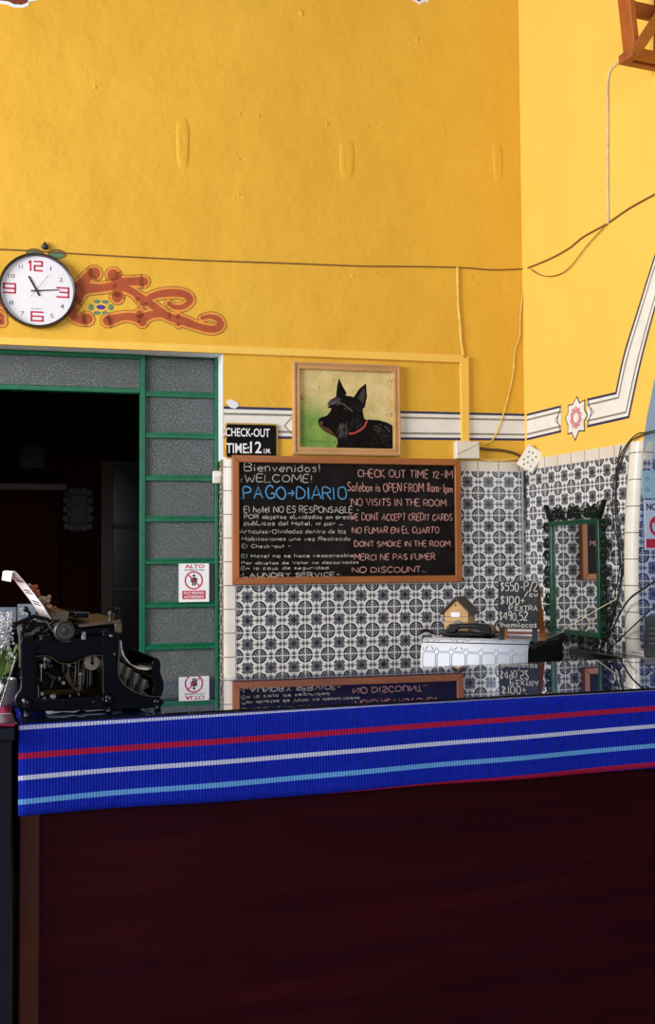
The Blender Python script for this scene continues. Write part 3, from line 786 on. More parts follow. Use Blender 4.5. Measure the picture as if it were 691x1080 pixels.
# --- picture of a black terrier
def frame_box(mbf, x0, x1, z0, z1, w, y0, y1):
    """four mitred members in x,z"""
    o_ = [(x0, z0), (x1, z0), (x1, z1), (x0, z1)]; i_ = [(x0+w, z0+w), (x1-w, z0+w), (x1-w, z1-w), (x0+w, z1-w)]
    return [[o_[k], o_[(k+1)%4], i_[(k+1)%4], i_[k]] for k in range(4)]
u0, z0 = BW.px(308, 479.8); u1, z1 = BW.px(420.2, 385.6); _, z1b = BW.px(307, 382.5); z1 = (z1+z1b)/2
fu, fz = (u0+u1)/2, (z0+z1)/2; hw, hh = (u1-u0)/2, (z1-z0)/2
pic = on(BW, 'framed_painting', 'painting of a black terrier with red collar in a carved pale wood frame', 'picture', fu, fz)
fw = .034
for q, m_ in zip(frame_box(None, -hw, hw, -hh, hh, fw, 0, 0), (0, 1, 0, 1)):
    mb = M(); mb.prism(q, -.026, -.002)
    c = ((q[0][0]+q[1][0]+q[2][0]+q[3][0])/4, (q[0][1]+q[1][1]+q[2][1]+q[3][1])/4)
    ins = [lerp(p, c, .0) for p in q]
    a, b = lerp(q[0], q[3], .12), lerp(q[1], q[2], .12); a2, b2 = lerp(q[0], q[3], .30), lerp(q[1], q[2], .30)
    mb.prism([a, b, b2, a2], -.033, -.026)
    a, b = lerp(q[0], q[3], .70), lerp(q[1], q[2], .70); a2, b2 = lerp(q[0], q[3], .88), lerp(q[1], q[2], .88)
    mb.prism([a, b, b2, a2], -.030, -.026)
    n = 46                                               # beaded groove
    for k in range(n):
        p = lerp(lerp(q[0], q[3], .5), lerp(q[1], q[2], .5), (k+.5)/n)
        mb.box(p[0]-.0022, p[0]+.0022, -.0285, -.026, p[1]-.0022, p[1]+.0022)
    obj('frame', mb, M_PALEW, pic, .0015)
cw, ch = hw-fw, hh-fw
mb = M(); mb.box(-cw-.004, cw+.004, -.012, -.004, -ch-.004, ch+.004); canvas = obj('canvas', mb, M_CANVAS, pic, label='painted meadow in pale yellow and green')
def dp(zx, zy): return (-cw+(zx-118)/487*2*cw, ch-(zy-93)/427*2*ch)
mb = M(); Y = -.0124
def dpoly(pts, m, y=Y, k=4):
    P = [dp(*p) for p in pts]
    if k: P = [p[:2] for p in spline([(a, b, 0) for a, b in P+[P[0]]], k)][:-1]
    mb.flat(P, y, m)
dpoly([(305,518),(322,470),(372,445),(440,408),(466,362),(480,358),(530,360),(575,372),(604,388),(604,518)], 0, Y, 0)
dpoly([(262,300),(300,240),(350,230),(402,238),(440,282),(452,350),(470,365),(470,400),(440,440),(400,452),(375,472),(350,480),(318,502),(308,462),(285,452),(240,424),(214,392),(220,358),(258,342),(282,305)], 0, Y-.0002, 3)
dpoly([(306,236),(312,180),(322,134),(340,176),(361,214),(352,240)], 0, Y-.0004, 0); dpoly([(396,242),(430,188),(464,158),(469,232),(456,292),(438,306)], 0, Y-.0004, 0)
dpoly([(420,240),(440,200),(457,180),(460,232),(448,270)], 1, Y-.0006, 0)
dpoly([(260,282),(276,256),(310,240),(334,250),(322,266),(282,286)], 1, Y-.0006, 3)
dpoly([(236,385),(250,372),(272,378),(270,398),(250,406)], 2, Y-.0008, 3)
dpoly([(215,390),(228,372),(238,380),(236,400),(270,415),(292,440),(300,455),(262,440),(232,418)], 3, Y-.0006, 3)
rd = random.Random(3)
def hair(x0, x1, y0, y1, n, dx, dy, m):
    for _ in range(n):
        x, y = rd.uniform(x0, x1), rd.uniform(y0, y1); a, b = dp(x, y), dp(x+dx*rd.uniform(.5, 1.2), y+dy*rd.uniform(.5, 1.2))
        mb.stroke([a, lerp(a, b, .5), b], [.0010, .0013, .0004], Y-.001, m, caps=False)
hair(305, 372, 380, 440, 46, -6, 40, 1); hair(330, 372, 372, 430, 16, -14, 42, 4); hair(275, 330, 255, 275, 12, -22, 16, 4)
hair(480, 590, 372, 500, 60, 16, 22, 1); hair(340, 440, 250, 340, 30, 22, 20, 1); hair(380, 450, 350, 410, 24, -16, 26, 1)
hair(500, 580, 378, 420, 14, 18, 14, 4)
mb.stroke([dp(*p) for p in ((372, 440), (400, 436), (430, 420), (456, 396), (467, 366))], .009, Y-.0012, 5, caps=False)
mb.flat([(dp(352, 303)[0]+.006*math.cos(t*pi/6), dp(352, 303)[1]+.006*math.sin(t*pi/6)) for t in range(12)], Y-.0010, 2)
mb.flat([(dp(352, 303)[0]+.0036*math.cos(t*pi/5), dp(352, 303)[1]+.0036*math.sin(t*pi/5)) for t in range(10)], Y-.0012, 3)
mb.flat([(dp(350, 300)[0]+.0018*math.cos(t*pi/4), dp(350, 300)[1]+.0018*math.sin(t*pi/4)) for t in range(8)], Y-.0013, 4)
mb.stroke([dp(*p) for p in ((318, 268), (350, 280), (392, 318))], .0026, Y-.001, 4, caps=False)
mb.stroke([dp(165+i*7, 478+(i%2)*8+(i%3)*3) for i in range(12)], .0016, Y-.0006, 2, caps=False)
obj('painted_terrier', mb, [plain('dog_black', (.008, .006, .006), .5, var=.3, spec=.05), plain('dog_grey', (.055, .046, .044), .5, spec=.05), plain('dog_deep', (.002, .002, .002), .3, spec=.1), plain('dog_brown', (.10, .045, .024), .5, spec=.05), plain('dog_light', (.20, .19, .19), .5, spec=.05), plain('collar_red', (.42, .035, .02), .5)], pic, label='black terrier in profile with pricked ears and red collar')

# --- large chalkboard
u0, z0 = BW.px(244.2, 616.0); u1, z1 = BW.px(483.8, 484.6); _, za = BW.px(244.8, 480.8); _, zb0 = BW.px(484, 614.0)
z1 = (z1+za)/2; z0 = (z0+zb0)/2
bu, bz = (u0+u1)/2, (z0+z1)/2; bw, bh = (u1-u0)/2, (z1-z0)/2
BO = -.007
board = on(BW, 'chalkboard', 'large black chalkboard of hotel rules in an orange wood frame', 'chalkboard', bu, bz, BO)
for q, m_ in zip(frame_box(None, -bw, bw, -bh, bh, .031, 0, 0), (M_OAK, M_OAKV, M_OAK, M_OAKV)):
    mb = M(); mb.prism(q, -.026, 0); obj('frame', mb, m_, board, .003)
mb = M(); mb.box(-bw+.029, bw-.029, -.012, -.002, -bh+.029, bh-.029); obj('slate', mb, M_BOARD, board)
def bp(zx, zy, ox): # pixel read off a close-up of the board -> board coordinates
    u, z = BW.px(ox+zx/4.766, 475+zy/4.766, BO-.012); return u-bu, z-bz
left = [('Bienvenidos!', 110, 490, 66, 106, M_CHW, 1.), ('¡WELCOME!', 92, 450, 120, 160, M_CHW, 1.), ('.PAGO>DIARIO.', 85, 642, 180, 246, M_CHB, 1.9), ('El hotel NO ES RESPONSABLE -', 108, 684, 280, 314, M_CHW, 1.),
 ('POR objetos oLvidados en areas', 108, 655, 322, 344, M_CHW, .85), ('pubLicas del Hotel, ni por _', 108, 605, 354, 377, M_CHW, .85), ('Articulos-Olvidados dentro de las', 85, 618, 394, 418, M_CHW, .75), ('Habitaciones una vez Realizado', 98, 640, 432, 455, M_CHW, .7),
 ('El Check-out -', 98, 340, 470, 491, M_CHW, .7), ('El Hotel no se hace responsable', 95, 655, 517, 540, M_CHW, .8), ('Por objetos de Valor no depositados', 93, 682, 553, 574, M_CHW, .75), ('En la caja de seguridad', 93, 532, 580, 601, M_CHW, .75), ('-LAUNDRY SERVICE-.', 78, 600, 611, 640, M_CHW, 1.)]
right = [('CHECK OUT TIME 12-IM', 108, 582, 96, 138), ('Safebox is OPEN FROM 8am-1pm', 55, 582, 160, 211), ('NO VISITS IN THE ROOM .', 76, 575, 240, 282), ('WE DONT ACCEPT CREDIT CARDS', 70, 582, 313, 355), ('NO FUMAR EN EL CUARTO', 80, 515, 380, 420), ('DONT SMOKE IN THE ROOM.', 90, 578, 450, 487), ('MERCI NE PAS FUMER', 90, 495, 514, 555), ('NO DISCOUNT..', 80, 450, 578, 618)]
for t, x0, x1, y0, y1, m_, k in left:
    a = bp(x0, y1, 235); b = bp(x1, y0, 235); mb = M(); h_ = (b[1]-a[1]); script(mb, t, a[0], b[0], a[1]+.06*h_, b[1]-.10*h_, .0031*k, -.0126, jit=.04); obj('chalk_writing', mb, m_, board)
for t, x0, x1, y0, y1 in right:
    a = bp(x0, y1, 355); b = bp(x1, y0, 355); mb = M(); h_ = (b[1]-a[1]); script(mb, t, a[0], b[0], a[1]+.10*h_, b[1]-.16*h_, .0036, -.0126, jit=.04); obj('chalk_writing', mb, M_CHP, board)

# --- check-out sign
u0, z0 = BW.px(237, 484); u1, z1 = BW.px(292.5, 447.3)
su, sz = (u0+u1)/2, (z0+z1)/2; sw, sh = (u1-u0)/2, (z1-z0)/2
sign = on(BW, 'check_out_sign', 'small black sign with white check-out time lettering and gold edge', 'sign', su, sz, -.004)
def rrect(w, h, r, n=5):
    out = []
    for cx, cz, a0 in ((w-r, h-r, 0), (-w+r, h-r, 90), (-w+r, -h+r, 180), (w-r, -h+r, 270)):
        for k in range(n+1):
            a = R(a0+90*k/n); out.append((cx+r*math.cos(a), cz+r*math.sin(a)))
    return out
mb = M(); mb.prism(rrect(sw, sh, .015), -.008, 0); obj('backing', mb, M_GOLD, sign, .001)
mb = M(); mb.prism(rrect(sw-.007, sh-.007, .010), -.0095, -.0081); obj('black_panel', mb, M_MATTE, sign)
def sp(zx, zy):
    u, z = BW.px(225+zx/8.6375, 420+zy/8.125, -.013); return u-su, z-sz
mb = M()
for t, x0, x1, y0, y1 in (('CHECK-OUT', 112, 514, 262, 326), ('TIME:', 118, 325, 388, 470), ('12', 335, 440, 372, 470), ('I.M.', 460, 524, 432, 472)):
    a = sp(x0, y1); b = sp(x1, y0); printed(mb, t, a[0], b[0], a[1], b[1], -.0099, bold=.012)
obj('lettering', mb, M_WPAPER, sign)

# --- no-entry sticker on the glass, switch box on the frame
def dpx(px, py): return DF(px, py)
a = DF(188.2, 635); b = DF(220, 594.2)
cu0, cz0 = (a[0]+b[0])/2, (a[1]+b[1])/2; w2, h2 = (b[0]-a[0])/2, (b[1]-a[1])/2
st = on(BW, 'no_entry_sticker', 'white and red staff-only notice stuck on the frosted door glass', 'sign', cu0, cz0, OFF-.013)
mb = M(); mb.box(-w2, w2, -.0015, 0, -h2, h2); obj('sheet', mb, M_WPAPER, st)
def tp(zx, zy): return (-w2+(zx-108)/192*2*w2, h2-(zy-84)/246*2*h2)
mb = M()
for t, x0, x1, y0, y1 in (('ALTO', 146, 270, 90, 114),):
    a = tp(x0, y1); b = tp(x1, y0); printed(mb, t, a[0], b[0], a[1], b[1], -.0019, bold=.03)
c = tp(203, 192); ro = w2*.61
N = 40; mb.add([(c[0]+r_*math.cos(2*pi*k/N), -.0022, c[1]+r_*math.sin(2*pi*k/N)) for r_ in (ro, ro*.84) for k in range(N)], [(k, (k+1)%N, N+(k+1)%N, N+k) for k in range(N)])
mb.stroke([(c[0]-ro*.64, c[1]+ro*.64), (c[0]+ro*.64, c[1]-ro*.64)], ro*.14, -.0026, caps=False)
a = tp(130, 312); b = tp(278, 257); mb.box(a[0], b[0], -.0019, -.0015, a[1], b[1]); obj('red_print', mb, M_RED, st)
mb = M(); a = tp(144, 131); b = tp(270, 120); printed(mb, 'PROHIBIDO EL PASO', a[0], b[0], a[1], b[1], -.0019, bold=.01)
hx, hz = tp(204, 162); mb.flat([(hx+ro*.15*math.cos(t*pi/7), hz+ro*.15*math.sin(t*pi/7)) for t in range(14)], -.0024)
a = tp(190, 205); b = tp(218, 174); mb.flat([(a[0], a[1]), (b[0], a[1]), (b[0], b[1]), (a[0], b[1])], -.0024)
for x in (184, 220): mb.stroke([tp(x+2, 178), tp(x, 202)], ro*.09, -.0024)
for x in (197, 211): mb.stroke([tp(x, 200), tp(x, 226)], ro*.16, -.0024, caps=False)
obj('black_print', mb, M_INK, st)
mb = M()
for t, x0, x1, y0, y1 in (('SOLO PERSONAL', 140, 268, 263, 280), ('AUTORIZADO', 142, 266, 288, 306)):
    a = tp(x0, y1); b = tp(x1, y0); printed(mb, t, a[0], b[0], a[1], b[1], -.0023, bold=.02)
obj('white_print', mb, M_WPAPER, st)
u, z = BW.px(229, 503.5, OFF-.02)
sw_ = on(BW, 'switch_box', 'small cream plastic box on the green door frame beside the chalkboard', 'switch', u, z, OFF-.012)
mb = M(); mb.box(-.021, .021, -.034, 0, -.028, .028); obj('case', mb, M_CREAMPL, sw_, .004)
mb = M(); mb.box(-.012, .012, -.037, -.034, -.002, .016); obj('rocker', mb, M_WHITE, sw_, .002)
mb = M(); mb.tube(spline([(.021, -.02, .0), (.045, -.10, .02), (.062, -.140, .05), (.070, -.142, .10)], 6), .002, 6); obj('lead', mb, M_BCABLE, sw_)

# --- cables and raceway
def wire(plane, name, pts, r, mat, label, off=.006, n=6, cat='cable', offs=None):
    P = [plane.loc(*plane.px(x, y, -off), -(offs[i] if offs else off)) for i, (x, y) in enumerate(pts)]
    P = spline([tuple(p) for p in P], 6)
    o0 = Vector(P[0]); mb = M(); mb.tube([Vector(p)-o0 for p in P], r, n)
    return tag(obj(name, mb, mat, loc=o0), label, cat)
wire(BW, 'wall_cable', [(-30, 262), (25, 264), (70, 267), (130, 270.5), (180, 273), (210, 274.5), (300, 277.5), (380, 280.5), (430, 281), (483, 282), (520, 284.5), (554, 283.5)], .0030, M_CABLE, 'brown cable running across the yellow back wall above the clock', .0045)
wire(RW, 'wall_cable', [(557, 282.5), (580, 273), (600, 262), (615, 250), (640, 236), (665, 219), (700, 200)], .0040, M_CABLE, 'brown cable rising along the bright right wall', .005)
wire(RW, 'white_cable', [(560, 284), (570, 290), (584, 291), (600, 283), (620, 258), (636, 241), (640, 236)], .0022, M_OLIVE, 'thin slack wire sagging below the cable on the right wall', .010)
wire(RW, 'white_cable', [(641.5, 236), (641, 190), (641, 120), (641, 88), (644, 74), (652, 66), (664, 58)], .0055, M_WCABLE, 'white cable climbing the right wall to the wooden lantern', .006)
wire(BW, 'white_cable', [(554, 287), (549, 330), (548, 355), (543, 370), (541, 395), (536, 418), (530, 440), (521, 462), (512, 468), (505, 472)], .0036, M_YCABLE, 'thin pale cable dropping beside the corner to the junction box', .005)
# raceway: horizontal + vertical duct, one thing
ra = on(BW, 'cable_duct', 'yellow painted cable duct running over the doorway and down to the junction box', 'cable duct', 0, 0)
a0 = BW.px(-60, 354); a1 = BW.px(486, 374.8); a2 = BW.px(-60, 361.5); a3 = BW.px(492, 383.5)
mb = M(); mb.prism([a0, a1, a3, a2], -.018, 0); obj('duct_run', mb, M_YEL2, ra, .002)
b0 = BW.px(484.5, 381); b1 = BW.px(493, 376.2); b2 = BW.px(494, 467); b3 = BW.px(486, 467)
mb = M(); mb.prism([b0, b1, b2, b3], -.0182, 0); obj('duct_drop', mb, M_YEL2, ra, .002)
P = [BW.loc(*BW.px(x, y, -.006), -.006)-BW.o for x, y in ((482.5, 282), (483.5, 320), (485.5, 345), (486.5, 360), (489, 378))]
Rm = Matrix.Rotation(-BW.a, 3, 'Z')
mb = M(); mb.tube(spline([tuple(Rm @ p) for p in P], 6), .0065, 8); obj('conduit', mb, M_YCABLE, ra)
# junction box
u0, z0 = BW.px(478.5, 484.3); u1, z1 = BW.px(502.5, 466.3)
jb = on(BW, 'junction_box', 'cream plastic junction box at the foot of the yellow duct', 'junction box', (u0+u1)/2, (z0+z1)/2, -.007)
w2, h2 = (u1-u0)/2, (z1-z0)/2
mb = M(); mb.box(-w2, w2, -.030, .007, -h2, h2); obj('case', mb, M_CREAMPL, jb, .003)
mb = M(); mb.box(-w2+.002, w2-.002, -.034, -.0301, -h2+.002, h2-.002); obj('cover', mb, M_CREAMPL, jb, .0015)
mb = M(); mb.tube([(-w2, -.0352, -h2*.55), (w2*.3, -.0352, h2*.25), (w2, -.0352, h2*.8)], .0009, 5); obj('crack', mb, M_GINK, jb)
# outlet box askew in the corner
u, z = BW.px(560.5, 484.5, -.085)
ob = thing('outlet_box', 'white socket box hanging askew in the corner under the painted band', 'socket', BW.loc(u, z, -.085), BW.a)
ob.rotation_euler = (0, R(33), BW.a-R(34))
mb = M(); mb.box(-.045, .045, -.028, .012, -.055, .055); obj('case', mb, M_CREAMPL, ob, .004)
mb = M(); mb.box(-.042, .042, -.032, -.0281, -.052, .052); obj('faceplate', mb, M_CREAMPL, ob, .002)
mb = M()
for x, z_ in ((-.022, .026), (-.004, .030), (.018, .022), (-.014, .004), (.012, .002), (-.024, -.016), (.0, -.020), (.020, -.028), (-.012, -.036)):
    mb.box(x-.003, x+.003, -.0327, -.0318, z_-.005, z_+.003)
obj('socket_holes', mb, M_INK, ob)
wire(BW, 'junction_cable', [(502, 472), (515, 474), (530, 475), (545, 479), (552, 484)], .0062, plain('brown_flex', (.10, .045, .022), .5), 'thick brown cable bridging the junction box and the corner socket', .02)
wire(BW, 'junction_cable', [(502, 481), (512, 485), (530, 485.5), (545, 484), (552, 486)], .0050, M_YCABLE, 'yellow painted cable under the brown one at the corner', .012)
for k, (xs, lab) in enumerate(((((553, 497), (555, 530), (556.5, 560), (558, 600), (558.5, 640), (559, 676)), 'black cable hanging from the corner socket nearest the chalkboard'), (((557, 500), (558, 520), (562, 545), (565, 575), (564, 610), (566, 660), (568, 676)), 'black cable hanging in the corner beside the green mirror'), (((551.5, 496), (551.5, 540), (552, 600), (552, 660)), 'grey cable taped straight down the tiled corner'))):
    wire(BW, 'corner_cable', xs, (.0048, .0040, .0050)[k], (M_BCABLE, M_BCABLE, plain('grey_cable', (.30, .30, .29), .5))[k], lab, (.014, .030, .012)[k])

# --- wooden lantern high on the right wall
# it stands out from the wall, its front face turned towards us
lu, _ = RW.px(709, 50)
LPo = RW.loc(lu, 0); LP = Plane(LPo.x, LPo.y, RW.a + pi/2)
xl, zl = LP.px(668.5, 58.5)
lt = thing('wall_lantern', 'open wooden lantern frame with a diagonal brace high on right wall', 'lantern', LP.loc(xl, zl), LP.a)
def at_l(px, py): u, z = LP.px(px, py); return (u-xl, z-zl)
LW = -xl-.004; LD = .085; HT = .62
M_RAIL = wood('lantern_rail', (.42, .115, .022), (.28, .065, .010), .5, 0)
tp_ = at_l(667.3, 0); bt_ = at_l(672.5, 48); sl = (tp_[0]-bt_[0])/(tp_[1]-bt_[1])
def lpost(x0, w, y0, y1, s_):
    mb = M(); mb.prism([(x0, .034), (x0+w, .034), (x0+w+s_*HT, HT), (x0+s_*HT, HT)], y0, y1); obj('post', mb, M_TIMBER, lt, .003)
lpost(.008, .026, .004, .075, sl*.9); lpost(LW-.030, .028, .004, .072, -sl*.3); 
for z in (0, .36):
    for y in (0, LD-.032):
        mb = M(); mb.box(-.006, LW, y, y+.034, z, z+.036); obj('rail', mb, M_RAIL, lt, .003)
    for x in (-.004, LW-.034):
        mb = M(); mb.box(x, x+.034, .034, LD-.033, z, z+.036); obj('rail', mb, M_RAIL, lt, .003)
zr = at_l(676, 7)[1]
mb = M(); mb.box(.02, LW, LD-.036, LD-.010, zr-.006, zr+.05); obj('rail', mb, M_RAIL, lt, .003)
p1 = at_l(690, 24)
mb = M(); d_ = Vector((p1[0]-.004, 0, p1[1]-.014)).normalized(); a_ = Vector((.004, -.009, .014))-d_*.008; b_ = a_+d_*(LW/d_.x+.002); mb.beam(a_, b_, .018, .042, upv=(-d_.z, 0, d_.x)); obj('brace', mb, M_OAK, lt, .003)

# --- mirror with a scrolled iron frame on the pier
MU0, MZ0 = RW.px(581.5, 667, -.03); MU1, MZ1 = RW.px(635.5, 546.5, -.03)
mu, mz = (MU0+MU1)/2, (MZ0+MZ1)/2; mw_, mh = (MU1-MU0)/2, (MZ1-MZ0)/2
MROT = RW.a - R(2.0)
mir = thing('wall_mirror', 'tall mirror in a dark green iron frame edged with scrolls', 'mirror', RW.loc(mu, mz, -.030), MROT)
for q in frame_box(None, -mw_, mw_, -mh, mh, .022, 0, 0):
    mb = M(); mb.prism(q, -.014, .006); obj('frame', mb, M_DGREEN, mir, .003)
mb = M(); mb.box(-mw_+.019, mw_-.019, -.002, .004, -mh+.019, mh-.019); obj('looking_glass', mb, M_MIRROR, mir)
def scroll(mbx, cx, cz, r, a0, turns, sgn, rad=.0065):
    pts = []
    for k in range(26):
        t = k/25; a = a0+sgn*turns*2*pi*t; rr = r*(1-.78*t); pts.append((cx+rr*math.cos(a), -.005, cz+rr*math.sin(a)))
    mbx.tube(pts, rad, 6)
def scrolled(side):
    if side in 'tb':
        s = 1 if side == 't' else -1; n = 3
        for k in range(n):
            for sg in (1, -1):
                mbx = M(); scroll(mbx, -mw_+mw_*2*(k+.5)/n+sg*.030, s*(mh+(.030 if s > 0 else .018)), .029 if s > 0 else .017, pi/2*s if s > 0 else -pi/2, 1.5, sg*s)
                obj('scroll', mbx, M_IRON, mir)
        for sg in ((1, -1) if s > 0 else ()):
            mbx = M(); mbx.beam((sg*(mw_-.01), -.005, s*(mh-.005)), (sg*(mw_+.035), -.005, s*(mh+.075)), .022, .012); obj('horn', mbx, M_IRON, mir, .002)
    else:
        s = 1 if side == 'r' else -1; n = 4
        for k in range(n):
            for sg in (1, -1):
                mbx = M(); scroll(mbx, s*(mw_+.028), -mh+mh*2*(k+.5)/n+sg*.032, .027, 0 if s > 0 else pi, 1.5, sg*s); obj('scroll', mbx, M_IRON, mir)
for s in 'tblr': scrolled(s)

# --- cables down the pier
wire(RW, 'pier_cable', [(697, 455), (684, 457.5), (674, 460), (665, 466), (657, 480), (651, 500), (649, 520), (650, 550), (654, 580), (655, 610), (650, 640), (640, 668), (634, 684)], .0030, M_BCABLE, 'black cable looping from the arch down past the mirror, nearest the cream corner tiles', .016)
wire(RW, 'pier_cable', [(697, 452), (683, 456), (672, 458), (661, 469), (652, 488), (647, 515), (646.5, 545), (652, 575), (653.5, 600), (649, 625), (643, 650), (637, 684)], .0028, M_BCABLE, 'black cable hanging close to the mirror side on the pier', .022)
wire(RW, 'pier_cable', [(655, 470), (651, 495), (650, 530), (655, 565), (657, 600), (652, 630), (645, 655), (640, 684)], .0022, M_BCABLE, 'thin black cable between two others on the tiled pier', .012)

# --- notices on the tiled reveal
no_off = rvy(1.64)-.006
a = RV.px(680.2, 580, no_off); b = RV.px(707, 527.5, no_off)
no = on(RV, 'no_smoking_notice', 'white notice headed NO with a red prohibition ring on the arch tiles', 'sign', (a[0]+b[0])/2, (a[1]+b[1])/2, no_off)
w2, h2 = (b[0]-a[0])/2, (b[1]-a[1])/2
mb = M(); mb.box(-w2, w2, -.003, 0, -h2, h2); obj('sheet', mb, plain('pale_blue_sheet', (.62, .70, .88), .5, var=.03), no)
mb = M(); printed(mb, 'NO', -w2*.84, -w2*.06, h2*.58, h2*.86, -.0035, bold=.03); obj('black_print', mb, M_INK, no)
mb = M(); N = 36; ro = h2*.42; mb.add([(r_*math.cos(2*pi*k/N), -.0035, -h2*.05+r_*math.sin(2*pi*k/N)) for r_ in (ro, ro*.7) for k in range(N)], [(k, (k+1)%N, N+(k+1)%N, N+k) for k in range(N)])
mb.stroke([(-ro*.6, -h2*.05+ro*.6), (ro*.6, -h2*.05-ro*.6)], ro*.2, -.0038, caps=False); mb.box(-w2*.92, w2*.92, -.0036, -.003, -h2*.92, -h2*.56); obj('red_print', mb, M_RED, no)
no_off = rvy(1.74)-.008
a = RV.px(677.5, 525.5, no_off); b = RV.px(712, 497, no_off)
bl = on(RV, 'blue_card', 'light blue card with dark swirls above the notice on the arch tiles', 'card', (a[0]+b[0])/2, (a[1]+b[1])/2, no_off)
w2, h2 = (b[0]-a[0])/2, (b[1]-a[1])/2
mb = M(); mb.box(-w2, w2, -.002, 0, -h2, h2); obj('sheet', mb, M_LBLUE, bl)
for k in range(3):
    for sg in (1, -1):
        mb = M(); pts = [(-w2*.7+k*w2*.6+.011*(1-.7*t)*math.cos(sg*9*t), sg*h2*.35+.011*(1-.7*t)*math.sin(sg*9*t)) for t in [i/16 for i in range(17)]]
        mb.stroke(pts, .0022, -.0024, caps=False); obj('swirl', mb, M_SWIRL, bl)

# ================================================================== reception desk and what stands on it
DL, _ = DK.px(20.8, 900); DR = 1.75; DD = (level(540, 699.6, DESK_Z)-DK.o).dot(DK.n); print('DD', DD)
desk = thing('reception_desk', 'long dark mahogany reception desk with glass top', 'desk', DK.loc(0, 0), DK.a)
zt = DESK_Z-.008
mb = M(); mb.box(DL+.040, DR, .014, .03, .04, zt-.03); obj('front_panel', mb, M_MAHOG, desk, .001)
mb = M(); mb.box(DL, DL+.040, 0, .05, 0, zt-.03); obj('stile', mb, M_MAHOG2, desk, .003)
mb = M(); mb.box(DL, DL+.02, .05, DD, 0, zt-.03); obj('side_panel', mb, M_MAHOG, desk)
mb = M(); mb.box(DR-.02, DR, .03, DD, 0, zt-.03); obj('side_panel', mb, M_MAHOG, desk)
mb = M(); mb.box(DL, DR, 0, .03, 0, .04); obj('plinth', mb, M_MAHOG2, desk)
mb = M(); mb.box(DL, DR, 0, DD, zt-.03, zt-.002); obj('top', mb, M_DARKW, desk, .003)
mb = M(); mb.box(DL+.003, DR, .003, DD, DESK_Z-.0055, DESK_Z); obj('glass_top', mb, M_GLASS, desk, .001, label='clear sheet of glass over the desk top')
# runner: lies under the glass and hangs over the front
NU, drop = 150, .197
mb = M(); mb.uv = []
prof = []                                              # (y, z, distance across)
for k in range(9): prof.append((DD*.93-(DD*.93)*k/8, zt+.0005, -(DD*.93)*(1-k/8)-.012))
for k in range(1, 5): a = pi/2*k/4; prof.append((-.010*math.sin(a), zt+.0005-.010*(1-math.cos(a)), -.012+.004*k))
nd = 14
for k in range(1, nd+1): prof.append((-.010, zt+.0005-.010-(drop-.012)*k/nd, .004+(drop-.008)*k/nd))
u_a, u_b = DL-.004, DR-.05
for i in range(NU+1):
    t = i/NU; u = u_a+(u_b-u_a)*t
    for j, (y, z, v) in enumerate(prof):
        kf = (.191-.009*(1-t))/.197
        if v > .004: z = zt+.0005-.010+(z-(zt+.0005-.010))*kf; v = v*kf
        hang = max(0, v)/drop
        yy = y - (.004*math.sin(u*6.0+1)+.003*math.sin(u*17)) * hang*1.0 - .004*hang
        if yy > -.004 and hang > 0: yy = -.004
        zz = z + (.0015*math.sin(u*9)*hang)
        mb.v.append((u, yy, zz)); mb.uv.append((u_b-.25-u if False else (0.84-u), v))
n = len(prof)
for i in range(NU):
    for j in range(n-1): mb.f.append((i*n+j, i*n+j+1, (i+1)*n+j+1, (i+1)*n+j)); mb.m.append(0)
ru = obj('table_runner', mb, M_RUNNER, loc=DK.loc(0, 0), rotz=DK.a, smooth=60)
so = ru.modifiers.new('solid', 'SOLIDIFY'); so.thickness = .0018; so.offset = -1
tag(ru, 'royal blue woven runner with red, white and light blue stripes over the desk front', 'cloth')

# --- typewriter, seen from its left side
TZ = .000714
feet = level(29, 757, DESK_Z)
tx0 = (feet-DK.o).dot(DK.u) - (80-45)*TZ
TY = .035
tw = thing('typewriter', 'antique black typewriter standing side-on at the left end of the desk', 'typewriter', DK.loc(tx0, DESK_Z, TY), DK.a+R(3.5))
TWA = DK.a+R(3.5)
def tzc(zx, zy): return ((zx-45)*TZ, (490-(zx-80)*.064-zy)*TZ)
def tpoly(pts, sm=0):
    P = [tzc(*p) for p in pts]
    if sm: P = [p[:2] for p in spline([(a, b, 0) for a, b in P+[P[0]]], sm)][:-1]
    return P
TWD = .30
def side(y):
    mb = M()
    mb.prism(tpoly([(60,266),(84,255),(100,268),(104,300),(104,330),(102,432),(112,450),(98,470),(64,470),(48,452),(46,432),(57,412),(63,392),(63,320)], 3), y, y+.016)
    mb.prism(tpoly([(98,262),(150,264),(220,258),(300,246),(300,302),(262,302),(236,312),(205,327),(170,327),(140,308),(104,306)]), y+.002, y+.014)
    mb.prism(tpoly([(294,250),(300,236),(316,229),(334,232),(346,252),(346,300),(342,335),(346,368),(366,396),(398,414),(430,423),(470,426),(472,456),(300,466),(290,444),(298,428),(297,330)], 2), y, y+.016)
    mb.prism(tpoly([(100,438),(298,424),(298,464),(98,472)]), y+.001, y+.015)
    return mb
for y in (0, TWD-.016): obj('side_frame', side(y), M_TYPE, tw, .0035)
rim = [(346,258),(345,300),(342,335),(346,368),(366,396),(398,414),(430,423),(470,426)]
mb = M(); mb.tube([(a, -.001, b) for a, b in [p[:2] for p in spline([(*tzc(*p), 0) for p in rim], 6)]], .0013, 6)
mb.tube([(a, -.001, b) for a, b in [p[:2] for p in spline([(*tzc(*p), 0) for p in ((104,312),(140,311),(172,330),(206,330),(238,315),(264,305),(294,305))], 6)]], .0009, 6)
mb.tube([(a, -.001, b) for a, b in [tzc(294, 306), tzc(297, 330), tzc(297, 420)]], .0010, 6)
obj('pinstripe', mb, M_BRASSY, tw)
mb = M()
